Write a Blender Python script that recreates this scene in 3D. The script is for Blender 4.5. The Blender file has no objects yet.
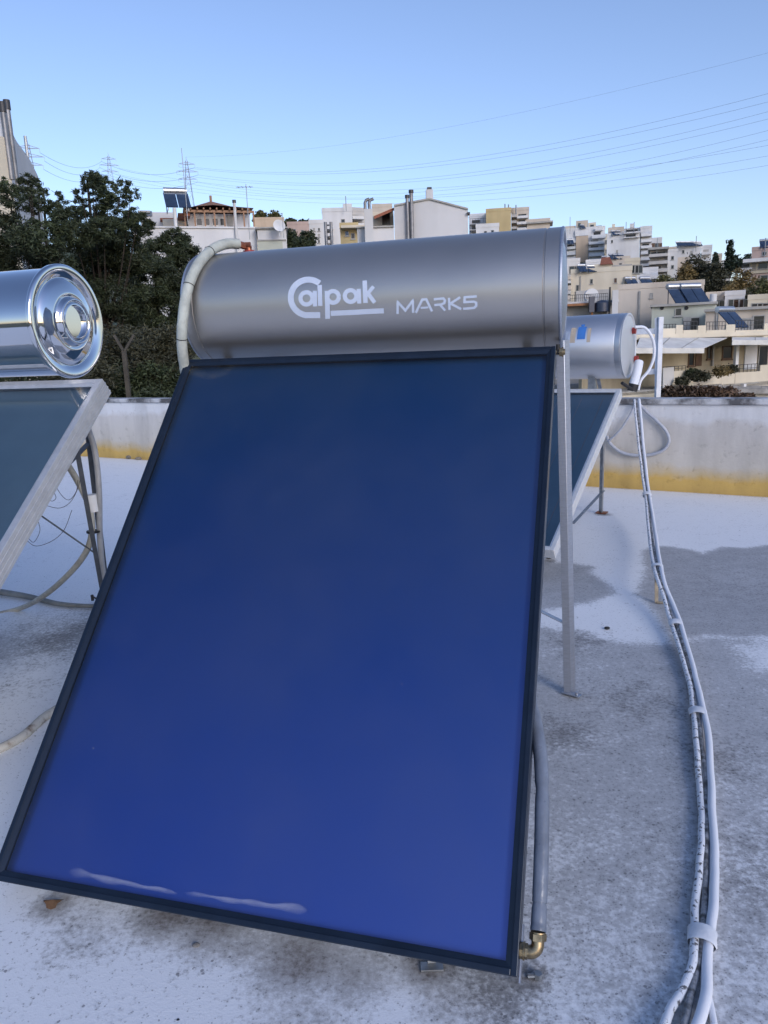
import bpy, math, random
import numpy as np
from mathutils import Vector, Matrix, noise
random.seed(7); rng = np.random.default_rng(7)
S = bpy.context.scene
C = S.collection
PI = math.pi
# ------------------------------------------------------------------ camera
F = 756.0
def _basis():
    a = Vector((-384, 351-0.0375*-384-512, F)); b = Vector((384, 351-0.0375*384-512, F))
    n = a.cross(b).normalized()
    if n.y > 0: n = -n
    fw = (Vector((0,0,1)) - n*n.z).normalized()
    rt = fw.cross(n)
    if rt.x < 0: rt = -rt
    return rt, fw, n
RT, FW, UP = _basis()
EYE = Vector((0,0,1.6))
def ray(x, y):
    d = Vector((x-384, y-512, F)); w = Vector((RT.dot(d), FW.dot(d), UP.dot(d)))
    return w/w.y
def at(x, y, Y): return EYE + ray(x,y)*Y
def ground(x, y, z=0.0):
    d = ray(x,y); return EYE + d*((z-1.6)/d.z)
def on_plane(x, y, P, n):
    d = ray(x,y); return EYE + d*((P-EYE).dot(n)/d.dot(n))
cam = bpy.data.objects.new('camera', bpy.data.cameras.new('camera')); C.objects.link(cam)
Xc = Vector((RT.x,FW.x,UP.x)); Yc = Vector((RT.y,FW.y,UP.y)); Zc = Vector((RT.z,FW.z,UP.z))
m = Matrix((Xc,-Yc,-Zc)).transposed().to_4x4(); m.translation = EYE
cam.matrix_world = m
cam.data.sensor_width = 36; cam.data.sensor_fit = 'AUTO'; cam.data.lens = F/1024*36
cam.data.clip_start = 0.05; cam.data.clip_end = 6000
S.camera = cam

# ------------------------------------------------------------------ materials
def nt(name):
    m = bpy.data.materials.new(name); m.use_nodes = True
    t = m.node_tree; return m, t, t.nodes, t.links, t.nodes['Principled BSDF']
def noise_node(N, L, scale, detail=4, rough=.55, coord='Object', stretch=None, dist=0):
    tc = N.new('ShaderNodeTexCoord'); n = N.new('ShaderNodeTexNoise')
    n.inputs['Scale'].default_value = scale; n.inputs['Detail'].default_value = detail
    n.inputs['Roughness'].default_value = rough; n.inputs['Distortion'].default_value = dist
    src = tc.outputs[coord]
    if stretch:
        mp = N.new('ShaderNodeMapping'); mp.inputs['Scale'].default_value = stretch
        L.new(src, mp.inputs['Vector']); src = mp.outputs[0]
    L.new(src, n.inputs['Vector']); return n
def ramp(N, L, src, stops):
    r = N.new('ShaderNodeValToRGB'); e = r.color_ramp.elements
    while len(e) < len(stops): e.new(0.5)
    for el,(p,c) in zip(e, stops):
        el.position = p; el.color = (*c,1) if len(c)==3 else c
    L.new(src, r.inputs[0]); return r
def g(v): return (v,v,v)
def mixc(N, L, fac, a, b, mode='MIX'):
    x = N.new('ShaderNodeMix'); x.data_type = 'RGBA'; x.blend_type = mode
    for s,v in ((0,fac),(6,a),(7,b)):
        if hasattr(v,'is_output') or isinstance(v, bpy.types.NodeSocket): L.new(v, x.inputs[s])
        else: x.inputs[s].default_value = v if s==0 else (*v,1)
    return x.outputs[2]
def bump(N, L, src, strength, dist, P):
    b = N.new('ShaderNodeBump'); b.inputs['Strength'].default_value = strength
    b.inputs['Distance'].default_value = dist; L.new(src, b.inputs['Height']); L.new(b.outputs[0], P.inputs['Normal'])
_m = {}
def mat(name, col, rough=.6, metal=0, var=.25, scale=4, col2=None, bmp=0, stretch=None, lo=.35, hi=.65, coat=0, rvar=0, detail=5):
    if name in _m: return _m[name]
    m,t,N,L,P = nt(name)
    c2 = col2 or tuple(c*(1-var) for c in col)
    n = noise_node(N,L,scale,detail=detail,stretch=stretch)
    r = ramp(N,L,n.outputs['Fac'],[(lo,c2),(hi,col)])
    L.new(r.outputs[0], P.inputs['Base Color'])
    P.inputs['Roughness'].default_value = rough; P.inputs['Metallic'].default_value = metal
    if rvar:
        rr = N.new('ShaderNodeMapRange'); rr.inputs['To Min'].default_value = rough-rvar; rr.inputs['To Max'].default_value = rough+rvar
        n2 = noise_node(N,L,scale*2.3,stretch=stretch); L.new(n2.outputs['Fac'], rr.inputs[0]); L.new(rr.outputs[0], P.inputs['Roughness'])
    if coat: P.inputs['Coat Weight'].default_value = coat; P.inputs['Coat Roughness'].default_value = .05
    if bmp: bump(N,L,n.outputs['Fac'],bmp,.01,P)
    _m[name] = m; return m
def flaky(name, col, under, scale, lo, hi, rough=.7):
    if name in _m: return _m[name]
    m,t,N,L,P = nt(name)
    n = noise_node(N,L,scale,detail=6,rough=.65); r = ramp(N,L,n.outputs['Fac'],[(lo,under),(hi,col)])
    L.new(r.outputs[0], P.inputs['Base Color']); P.inputs['Roughness'].default_value = rough
    bump(N,L,n.outputs['Fac'],.5,.003,P); _m[name]=m; return m
def stained_wall(name, col, stain=.35, scale=.5, warm=(.97,.95,.92)):
    """plaster with vertical rain streaks and blotches"""
    if name in _m: return _m[name]
    m,t,N,L,P = nt(name)
    a = noise_node(N,L,scale,detail=6,rough=.6)
    b = noise_node(N,L,scale*2.5,detail=5,stretch=(1,1,.12))
    ra = ramp(N,L,a.outputs['Fac'],[(.35,tuple(c*(1-stain)*w for c,w in zip(col,warm))),(.62,col)])
    rb = ramp(N,L,b.outputs['Fac'],[(.36,g(.80)),(.56,g(1))])
    c = mixc(N,L,.75,ra.outputs[0],rb.outputs[0],'MULTIPLY')
    L.new(c,P.inputs['Base Color']); P.inputs['Roughness'].default_value=.85
    _m[name]=m; return m
def leafmat(name, dark, light):
    if name in _m: return _m[name]
    m,t,N,L,P = nt(name)
    ge = N.new('ShaderNodeNewGeometry'); r = ramp(N,L,ge.outputs['Random Per Island'],[(0,dark),(.6,tuple((a+b)/2 for a,b in zip(dark,light))),(1,light)])
    n = noise_node(N,L,.6,detail=3); r2 = ramp(N,L,n.outputs['Fac'],[(.35,g(.55)),(.65,g(1.25))])
    c = mixc(N,L,1.0,r.outputs[0],r2.outputs[0],'MULTIPLY')
    L.new(c,P.inputs['Base Color']); P.inputs['Roughness'].default_value=.65
    P.inputs['Transmission Weight'].default_value=0
    _m[name]=m; return m

# ------------------------------------------------------------------ mesh builder
class MB:
    def __init__(s): s.v=[]; s.f=[]; s.mi=[]; s.sm=[]; s.cur=0
    def add(s, vs, fs, smooth=False):
        k=len(s.v); s.v += [tuple(v) for v in vs]
        for f in fs: s.f.append(tuple(i+k for i in f)); s.mi.append(s.cur); s.sm.append(smooth)
        return s
    def box8(s, p): # p: 8 corners, bottom 4 ccw, top 4 ccw
        return s.add(p,[(3,2,1,0),(4,5,6,7),(0,1,5,4),(1,2,6,5),(2,3,7,6),(3,0,4,7)])
    def fbox(s, O, X, Y, Z, x0,x1,y0,y1,z0,z1):
        p=[O+X*x+Y*y+Z*z for z in (z0,z1) for x,y in ((x0,y0),(x1,y0),(x1,y1),(x0,y1))]
        return s.box8(p)
    def box(s, x0,x1,y0,y1,z0,z1): return s.fbox(Vector((0,0,0)),Vector((1,0,0)),Vector((0,1,0)),Vector((0,0,1)),x0,x1,y0,y1,z0,z1)
    def bar(s, p, q, w, t, up=Vector((0,0,1))):
        p=Vector(p);q=Vector(q);Z=(q-p); l=Z.length; Z=Z/l
        X=Z.cross(up); X = X.normalized() if X.length>1e-3 else Vector((1,0,0)); Y=Z.cross(X)
        return s.fbox(p,X,Y,Z,-w/2,w/2,-t/2,t/2,0,l)
    def angle(s, p, q, X, Y, w, t):
        """L profile from p to q, flanges along X and Y"""
        p=Vector(p);q=Vector(q);Z=(q-p); l=Z.length; Z/=l
        X=(X-Z*X.dot(Z)).normalized(); Y=(Y-Z*Y.dot(Z)).normalized()
        pts=[(0,0),(w,0),(w,t),(t,t),(t,w),(0,w)]
        vs=[p+X*a+Y*b for a,b in pts]+[q+X*a+Y*b for a,b in pts]
        fs=[tuple(range(5,-1,-1)),tuple(range(6,12))]+[(i,(i+1)%6,(i+1)%6+6,i+6) for i in range(6)]
        return s.add(vs,fs)
    def tube(s, pts, r, n=12, cap=True, flat=None):
        pts=[Vector(p) for p in pts]; K=len(pts); rs = r if isinstance(r,(list,tuple)) else [r]*K
        T=[(pts[min(i+1,K-1)]-pts[max(i-1,0)]).normalized() for i in range(K)]
        u=T[0].cross(Vector((0,0,1)));  u = u if u.length>1e-2 else T[0].cross(Vector((1,0,0))); u.normalize()
        vs=[]
        for i in range(K):
            u=(u-T[i]*u.dot(T[i])).normalized(); w=T[i].cross(u)
            for k in range(n):
                a=2*PI*k/n; vs.append(pts[i]+u*(math.cos(a)*rs[i])+w*(math.sin(a)*rs[i]))
        fs=[(i*n+k,i*n+(k+1)%n,(i+1)*n+(k+1)%n,(i+1)*n+k) for i in range(K-1) for k in range(n)]
        s.add(vs,fs,True)
        if cap:
            s.add(vs[:n],[tuple(range(n-1,-1,-1))]); s.add(vs[-n:],[tuple(range(n))])
        return s
    def lathe(s, O, A, prof, n=64, closed=True, smooth=True):
        """prof: list of (distance along A, radius)"""
        A=Vector(A).normalized(); u=A.cross(Vector((0,0,1))); u = u.normalized() if u.length>1e-3 else Vector((1,0,0)); w=u.cross(A)
        vs=[];
        for (d,r) in prof:
            for k in range(n):
                a=2*PI*k/n; vs.append(O+A*d+u*(math.cos(a)*r)+w*(math.sin(a)*r))
        K=len(prof)
        fs=[(i*n+(k+1)%n,i*n+k,(i+1)*n+k,(i+1)*n+(k+1)%n) for i in range(K-1) for k in range(n)]
        s.add(vs,fs,smooth)
        if prof[0][1]>1e-4: s.add(vs[:n],[tuple(range(n))])
        if prof[-1][1]>1e-4: s.add(vs[-n:],[tuple(range(n-1,-1,-1))])
        return s
    def build(s, name, mats, parent=None, root=None, bevel=0, sharp=40, off=None):
        me=bpy.data.meshes.new(name)
        o0 = Vector(off) if off is not None else (Vector(root.location) if root else (Vector(parent.location) if parent else Vector((0,0,0))))
        me.from_pydata([(v[0]-o0[0],v[1]-o0[1],v[2]-o0[2]) for v in s.v],[],s.f)
        if not isinstance(mats,(list,tuple)): mats=[mats]
        for m_ in mats: me.materials.append(m_)
        me.polygons.foreach_set('material_index', s.mi); me.polygons.foreach_set('use_smooth', s.sm)
        me.update()
        if any(s.sm):
            try: me.set_sharp_from_angle(angle=math.radians(sharp))
            except Exception: pass
        o=bpy.data.objects.new(name,me); C.objects.link(o)
        if parent: o.parent=parent
        elif off is not None: o.location=o0
        if bevel:
            b=o.modifiers.new('bevel','BEVEL'); b.width=bevel; b.segments=2; b.limit_method='ANGLE'
        return o
def spline(pts, n=8):
    P=[Vector(p) for p in pts]; P=[P[0]*2-P[1]]+P+[P[-1]*2-P[-2]]; out=[]
    for i in range(1,len(P)-2):
        for k in range(n):
            t=k/n; a,b,c,d=P[i-1:i+3]
            out.append(0.5*((2*b)+(c-a)*t+(2*a-5*b+4*c-d)*t*t+(3*b-a-3*c+d)*t**3))
    out.append(P[-2]); return out
def thing(name, label, cat, loc=(0,0,0), group=None, rz=0):
    o=bpy.data.objects.new(name,None); C.objects.link(o); o.location=loc; o.rotation_euler=(0,0,rz)
    o.empty_display_size=.1
    return tag(o,label,cat,group)
def tag(o, label, cat, group=None):
    o['label']=label; o['category']=cat
    if group: o['group']=group
    return o
def struct(o, kind='structure'): o['kind']=kind; return o
def copy_tree(o, parent=None):
    c=o.copy(); C.objects.link(c)
    if parent: c.parent=parent
    for ch in list(o.children): copy_tree(ch,c)
    return c
V=Vector; Zu=V((0,0,1))

# ------------------------------------------------------------------ world & sun
w=bpy.data.worlds.new("World"); S.world=w; w.use_nodes=True
N,L=w.node_tree.nodes,w.node_tree.links
bg=N['Background']; sky=N.new('ShaderNodeTexSky'); sky.sky_type='NISHITA'; sky.sun_disc=False
SUN_EL,SUN_AZ=20.0,152.0      # low veiled sun behind the camera
sky.sun_elevation=math.radians(SUN_EL); sky.sun_rotation=math.radians(SUN_AZ)
sky.air_density=1.0; sky.dust_density=.7; sky.ozone_density=2.2; sky.altitude=100
tint=N.new('ShaderNodeMix'); tint.data_type='RGBA'; tint.blend_type='MULTIPLY'; tint.inputs[0].default_value=1; tint.inputs[7].default_value=(.985,.925,1.03,1)
L.new(sky.outputs[0],tint.inputs[6]); L.new(tint.outputs[2],bg.inputs[0]); bg.inputs[1].default_value=0.12
sd=bpy.data.lights.new('sun','SUN'); sd.energy=.85; sd.angle=math.radians(22); sd.color=(1,.97,.94)
so=bpy.data.objects.new('sun',sd); C.objects.link(so)
a=math.radians(SUN_AZ); e=math.radians(24)
so.rotation_euler=(-V((math.sin(a)*math.cos(e),math.cos(a)*math.cos(e),math.sin(e)))).to_track_quat('-Z','Y').to_euler()
S.view_settings.view_transform='Standard'; S.view_settings.look='None'; S.view_settings.gamma=1
S.view_settings.exposure=0.75
S.render.engine='CYCLES'; S.cycles.use_denoising=True
S.cycles.max_bounces=8; S.cycles.transparent_max_bounces=12; S.cycles.caustics_reflective=False; S.cycles.caustics_refractive=False

# ------------------------------------------------------------------ common materials
M_alu = mat('brushed_aluminium',(.45,.48,.54),.42,.85,.15,30,stretch=(1,1,8),rvar=.06)
M_galv = mat('galvanised_steel',(.38,.40,.42),.5,.8,.3,25)
M_white_metal = mat('white_painted_metal',(.74,.75,.77),.45,0,.12,12)
M_dark = mat('black_rubber',(.02,.02,.022),.6,0,.3,30)
M_brass = mat('brass',(.42,.33,.20),.36,.9,.45,60,rvar=.1)
M_copper = mat('oxidised_copper',(.45,.16,.09),.4,.8,.5,70)
M_red = mat('red_plastic',(.42,.05,.04),.5,0,.3,20)
M_frame = mat('navy_anodised_frame',(.012,.022,.042),.34,.3,.25,12,rvar=.05)
M_glassdark = mat('window_glass',(.03,.04,.05),.12,0,.5,.7)
M_wood = mat('brown_timber',(.40,.23,.14),.7,0,.4,6,stretch=(1,1,6))
M_tile = mat('red_roof_tiles',(.33,.12,.07),.8,0,.35,6,bmp=.3)
M_trunk = mat('tree_bark',(.055,.042,.034),.9,0,.5,8,stretch=(1,1,.3),bmp=.6)

# ================================================================== ROOF FLOOR
A0=ground(96,457); A1=ground(768,497.2)
WD=(A1-A0).normalized(); WN=V((WD.y,-WD.x,0)).normalized()   # towards camera
if WN.y>0: WN=-WN
def poly_sd(px,py,poly):
    """signed distance (negative inside) for arrays"""
    d=np.full(px.shape,1e9); ins=np.zeros(px.shape,bool); n=len(poly)
    for i in range(n):
        ax,ay=poly[i]; bx,by=poly[(i+1)%n]; ex,ey=bx-ax,by-ay
        t=np.clip(((px-ax)*ex+(py-ay)*ey)/(ex*ex+ey*ey+1e-12),0,1)
        d=np.minimum(d,np.hypot(px-ax-t*ex,py-ay-t*ey))
        c=((ay>py)!=(by>py))&(px<(bx-ax)*(py-ay)/((by-ay) if abs(by-ay)>1e-9 else 1e-9)+ax); ins^=c
    return np.where(ins,-d,d)
def gp(l): return [tuple(ground(x,y).xy) for x,y in l]
def make_floor():
    # grid in wall-aligned coordinates; finer towards the camera
    aa=np.concatenate([np.arange(-14,-4,.25),np.arange(-4,9,.035),np.arange(9,20,.25)])
    bb=np.concatenate([np.arange(0,9,.035),np.arange(9,20,.3)])
    O=A0+WD*4.0
    Agr,Bgr=np.meshgrid(aa,bb)
    X=O.x+WD.x*Agr+WN.x*Bgr; Y=O.y+WD.y*Agr+WN.y*Bgr
    h=.006*np.sin(X*1.3+.5)*np.sin(Y*1.1)+.004*np.sin(X*3.1+Y*2.3)
    h*=np.clip(Bgr/.3,0,1)
    def soft(sd,wd): return np.clip(.5-sd/wd,0,1)
    R1=gp([(642,550),(655,547),(665,546),(690,550),(703,554),(722,547),(745,548),(768,545),(900,548),(900,640),(768,638),(736,638),(706,636),(671,643),(659,614),(635,594),(645,569)])
    R2=gp([(540,560),(570,562),(595,566),(593,572),(611,584),(616,593),(599,600),(573,606),(558,609),(530,612),(420,600),(430,565)])
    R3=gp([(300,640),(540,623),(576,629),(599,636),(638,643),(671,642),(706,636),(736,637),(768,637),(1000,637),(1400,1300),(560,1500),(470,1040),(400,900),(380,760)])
    W1=gp([(738,648),(790,636),(830,660),(800,676),(756,668)])
    L1=gp([(-60,640),(40,612),(100,600),(140,620),(120,660),(60,668),(-60,680)])
    grey=np.maximum(soft(poly_sd(X,Y,R1),.12)*.78, soft(poly_sd(X,Y,R2),.12)*.74)
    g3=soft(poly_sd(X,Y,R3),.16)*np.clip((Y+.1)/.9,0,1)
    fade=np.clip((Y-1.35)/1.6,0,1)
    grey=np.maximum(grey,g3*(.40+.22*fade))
    grey=grey*(1-soft(poly_sd(X,Y,W1),.2)*.8)
    grey=np.maximum(grey,soft(poly_sd(X,Y,L1),.5)*.5)
    grey=np.maximum(grey,.10*np.clip(Y,0.2,1))
    dirt=np.zeros_like(X)
    for (px,py,r,s) in [(170,915,.13,.9),(215,920,.16,.85),(250,945,.10,.6),(300,960,.16,.8),(350,975,.15,.6),(55,903,.08,.8),(430,965,.10,.9),(530,978,.07,.8),(470,1000,.18,.5),(90,930,.2,.35),(60,640,.25,.5),(90,628,.2,.6),(575,640,.2,.4),(720,760,.25,.3),(560,735,.2,.4),(640,700,.3,.3),(603,514,.08,.9),(549,560,.06,.9),(300,1010,.2,.4),(20,690,.3,.2),(745,590,.5,.15),(760,880,.4,.25)]:
        p=ground(px,py); d=np.hypot(X-p.x,Y-p.y); dirt=np.maximum(dirt,s*np.exp(-(d/r)**2*1.2))
    # grime along the foot of the wall
    dirt=np.maximum(dirt,.35*np.exp(-Bgr/.08))
    ny,nx=X.shape
    co=np.stack([X,Y,h],-1).reshape(-1,3).astype(np.float32)
    idx=np.arange(ny*nx).reshape(ny,nx)
    q=np.stack([idx[:-1,:-1],idx[1:,:-1],idx[1:,1:],idx[:-1,1:]],-1).reshape(-1,4)
    me=bpy.data.meshes.new('floor'); me.vertices.add(len(co)); me.vertices.foreach_set('co',co.ravel())
    me.loops.add(q.size); me.loops.foreach_set('vertex_index',q.ravel().astype(np.int32))
    me.polygons.add(len(q)); me.polygons.foreach_set('loop_start',np.arange(0,q.size,4,dtype=np.int32))
    me.polygons.foreach_set('use_smooth',np.ones(len(q),bool))
    me.update(calc_edges=True); me.validate()
    for nme,arr in (('grey',grey),('dirt',dirt)):
        at_=me.attributes.new(nme,'FLOAT','POINT'); at_.data.foreach_set('value',arr.ravel().astype(np.float32))
    o=bpy.data.objects.new('floor',me); C.objects.link(o); struct(o)
    m,t,N,L,P=nt('limewashed_concrete')
    ag=N.new('ShaderNodeAttribute'); ag.attribute_name='grey'; ad=N.new('ShaderNodeAttribute'); ad.attribute_name='dirt'
    def math_(op,a,b=None,c=None,clamp=False):
        x=N.new('ShaderNodeMath'); x.operation=op; x.use_clamp=clamp
        for i,v in enumerate((a,b,c)):
            if v is None: continue
            if isinstance(v,bpy.types.NodeSocket): L.new(v,x.inputs[i])
            else: x.inputs[i].default_value=v
        return x.outputs[0]
    big=noise_node(N,L,1.7,6,.62); mid=noise_node(N,L,9,7,.65); fine=noise_node(N,L,55,5,.7); grain=noise_node(N,L,180,3,.6)
    f1=math_('MULTIPLY_ADD',big.outputs['Fac'],.55,-.275); f2=math_('MULTIPLY_ADD',mid.outputs['Fac'],.55,-.275); f3=math_('MULTIPLY_ADD',fine.outputs['Fac'],1.0,-.5)
    s=math_('ADD',ag.outputs['Fac'],f1); s=math_('ADD',s,f2); s=math_('ADD',s,f3)
    rg=ramp(N,L,s,[(.18,(.82,.83,.85)),(.36,(.68,.69,.71)),(.50,(.48,.485,.50)),(.85,(.35,.355,.37))])
    # mould and grime
    d=math_('ADD',ad.outputs['Fac'],f2); d=math_('ADD',d,f3); 
    rd=ramp(N,L,d,[(.15,g(1)),(.45,(.62,.61,.60)),(.95,(.22,.19,.17))])
    c=mixc(N,L,1.0,rg.outputs[0],rd.outputs[0],'MULTIPLY')
    # dark pits where the paint has popped
    vo=N.new('ShaderNodeTexVoronoi'); vo.inputs['Scale'].default_value=42; tc=N.new('ShaderNodeTexCoord'); L.new(tc.outputs['Object'],vo.inputs['Vector'])
    pit=math_('MULTIPLY',math_('LESS_THAN',vo.outputs['Distance'],.20),math_('GREATER_THAN',math_('ADD',mid.outputs['Fac'],math_('MULTIPLY',ag.outputs['Fac'],.12)),.60))
    vo2=N.new('ShaderNodeTexVoronoi'); vo2.inputs['Scale'].default_value=110; L.new(tc.outputs['Object'],vo2.inputs['Vector'])
    pit2=math_('MULTIPLY',math_('LESS_THAN',vo2.outputs['Distance'],.28),math_('GREATER_THAN',math_('ADD',fine.outputs['Fac'],math_('MULTIPLY',ag.outputs['Fac'],.12)),.57))
    pm=math_('MAXIMUM',pit,math_('MULTIPLY',pit2,.75))
    c=mixc(N,L,math_('MULTIPLY',pm,.65),c,(.12,.12,.13))
    L.new(c,P.inputs['Base Color']); P.inputs['Roughness'].default_value=.82
    hh=math_('ADD',math_('MULTIPLY',fine.outputs['Fac'],.6),math_('MULTIPLY',grain.outputs['Fac'],.4)); hh=math_('SUBTRACT',hh,math_('MULTIPLY',pm,.35))
    bump(N,L,hh,.55,.004,P)
    me.materials.append(m)
make_floor()

# ================================================================== PARAPET WALL
def make_parapet():
    r=thing('parapet_wall','low weathered white roof parapet with ochre yellow band along its foot','wall',A0+WD*4)
    m,t,N,L,P=nt('parapet_plaster')
    tc=N.new('ShaderNodeTexCoord'); sp=N.new('ShaderNodeSeparateXYZ'); L.new(tc.outputs['Object'],sp.inputs[0])
    n1=noise_node(N,L,2.2,6,.6); n2=noise_node(N,L,11,6,.65); n3=noise_node(N,L,3.0,5,.6,stretch=(1,1,.25))
    def ma(op,a,b):
        x=N.new('ShaderNodeMath'); x.operation=op
        for i,v in enumerate((a,b)):
            if isinstance(v,bpy.types.NodeSocket): L.new(v,x.inputs[i])
            else: x.inputs[i].default_value=v
        return x.outputs[0]
    z=ma('ADD',sp.outputs[2],ma('MULTIPLY',ma('SUBTRACT',n1.outputs['Fac'],.5),.26)); z=ma('ADD',z,ma('MULTIPLY',ma('SUBTRACT',n2.outputs['Fac'],.5),.06))
    base=ramp(N,L,z,[(0.0,(.50,.34,.11)),(.115,(.58,.39,.12)),(.18,(.54,.43,.26)),(.30,(.56,.53,.48)),(.72,(.60,.58,.56)),(.80,(.70,.71,.73)),(1.0,(.72,.73,.75))])
    st=ramp(N,L,n3.outputs['Fac'],[(.32,g(.72)),(.55,g(1.0))])
    c=mixc(N,L,.7,base.outputs[0],st.outputs[0],'MULTIPLY')
    cr=ramp(N,L,n2.outputs['Fac'],[(.30,g(.6)),(.42,g(1.0))]); c=mixc(N,L,.5,c,cr.outputs[0],'MULTIPLY')
    L.new(c,P.inputs['Base Color']); P.inputs['Roughness'].default_value=.9; bump(N,L,n2.outputs['Fac'],.5,.01,P)
    b=MB(); b.fbox(r.location,WD,WN,Zu,-16,20,-.2,0,-.3,.93); b.build('wall',m,r)
    m2=flaky('mouldy_coping',(.55,.56,.58),(.10,.10,.105),3.2,.38,.58,.9)
    b=MB(); b.fbox(r.location,WD,WN,Zu,-16,20,-.24,.03,.933,.995)
    b.build('coping',m2,r,bevel=.012)
    # loose rubble at the foot
make_parapet()

# ================================================================== SOLAR HEATERS
def collector_material(name, base, rough, metal=.75, gloss2=None):
    m,t,N,L,P=nt(name)
    n=noise_node(N,L,2.0,4,.5); r=ramp(N,L,n.outputs['Fac'],[(.3,tuple(c*.86 for c in base)),(.7,tuple(min(1,c*1.1) for c in base))])
    L.new(r.outputs[0],P.inputs['Base Color']); P.inputs['Roughness'].default_value=rough; P.inputs['Metallic'].default_value=metal
    return m
def main_absorber():
    m,t,N,L,P=nt('blue_selective_absorber')
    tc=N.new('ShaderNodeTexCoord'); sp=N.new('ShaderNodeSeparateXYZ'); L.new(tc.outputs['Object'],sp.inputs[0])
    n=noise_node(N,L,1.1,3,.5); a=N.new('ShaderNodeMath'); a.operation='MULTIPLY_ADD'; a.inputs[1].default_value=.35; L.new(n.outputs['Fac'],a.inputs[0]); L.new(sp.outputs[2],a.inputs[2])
    rr=ramp(N,L,a.outputs[0],[(.10,(.072,.150,.58)),(.55,(.044,.130,.42)),(1.0,(.034,.145,.30))])  # sky-reflection shift up the panel painted into the base colour, blue to dark teal
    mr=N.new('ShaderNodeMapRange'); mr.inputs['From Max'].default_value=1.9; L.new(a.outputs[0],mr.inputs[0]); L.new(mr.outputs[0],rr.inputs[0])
    L.new(rr.outputs[0],P.inputs['Base Color']); P.inputs['Metallic'].default_value=.7
    # faint ultrasonic weld rows of the riser pipes
    n2=noise_node(N,L,3,5,.6); r2=N.new('ShaderNodeMapRange'); r2.inputs['To Min'].default_value=.34; r2.inputs['To Max'].default_value=.5; L.new(n2.outputs['Fac'],r2.inputs[0]); L.new(r2.outputs[0],P.inputs['Roughness'])
    return m
def glass_material():
    m,t,N,L,P=nt('collector_glass'); out=N['Material Output']
    tr=N.new('ShaderNodeBsdfTransparent'); tr.inputs[0].default_value=(.93,.96,.96,1)
    gl=N.new('ShaderNodeBsdfGlossy'); gl.inputs['Roughness'].default_value=.09
    fr=N.new('ShaderNodeFresnel'); fr.inputs[0].default_value=1.5
    mx=N.new('ShaderNodeMixShader'); L.new(fr.outputs[0],mx.inputs[0]); L.new(tr.outputs[0],mx.inputs[1]); L.new(gl.outputs[0],mx.inputs[2])
    # thin film of dust
    df=N.new('ShaderNodeBsdfDiffuse'); df.inputs[0].default_value=(.55,.55,.55,1)
    n=noise_node(N,L,1.0,7,.65); nf=noise_node(N,L,70,3,.6)
    dr=ramp(N,L,n.outputs['Fac'],[(.35,g(.002)),(.72,g(.034))]); dp=ramp(N,L,nf.outputs['Fac'],[(.72,g(0)),(.80,g(.20))])
    ad=N.new('ShaderNodeMath'); ad.operation='ADD'; L.new(dr.outputs[0],ad.inputs[0]); L.new(dp.outputs[0],ad.inputs[1])
    m2=N.new('ShaderNodeMixShader'); L.new(ad.outputs[0],m2.inputs[0]); L.new(mx.outputs[0],m2.inputs[1]); L.new(df.outputs[0],m2.inputs[2])
    L.new(m2.outputs[0],out.inputs[0]); return m
M_glass=glass_material()
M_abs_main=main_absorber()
M_abs_left=collector_material('teal_absorber',(.26,.40,.50),.45,.5)
M_abs_right=collector_material('navy_absorber',(.30,.48,.58),.4,.2)

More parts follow.
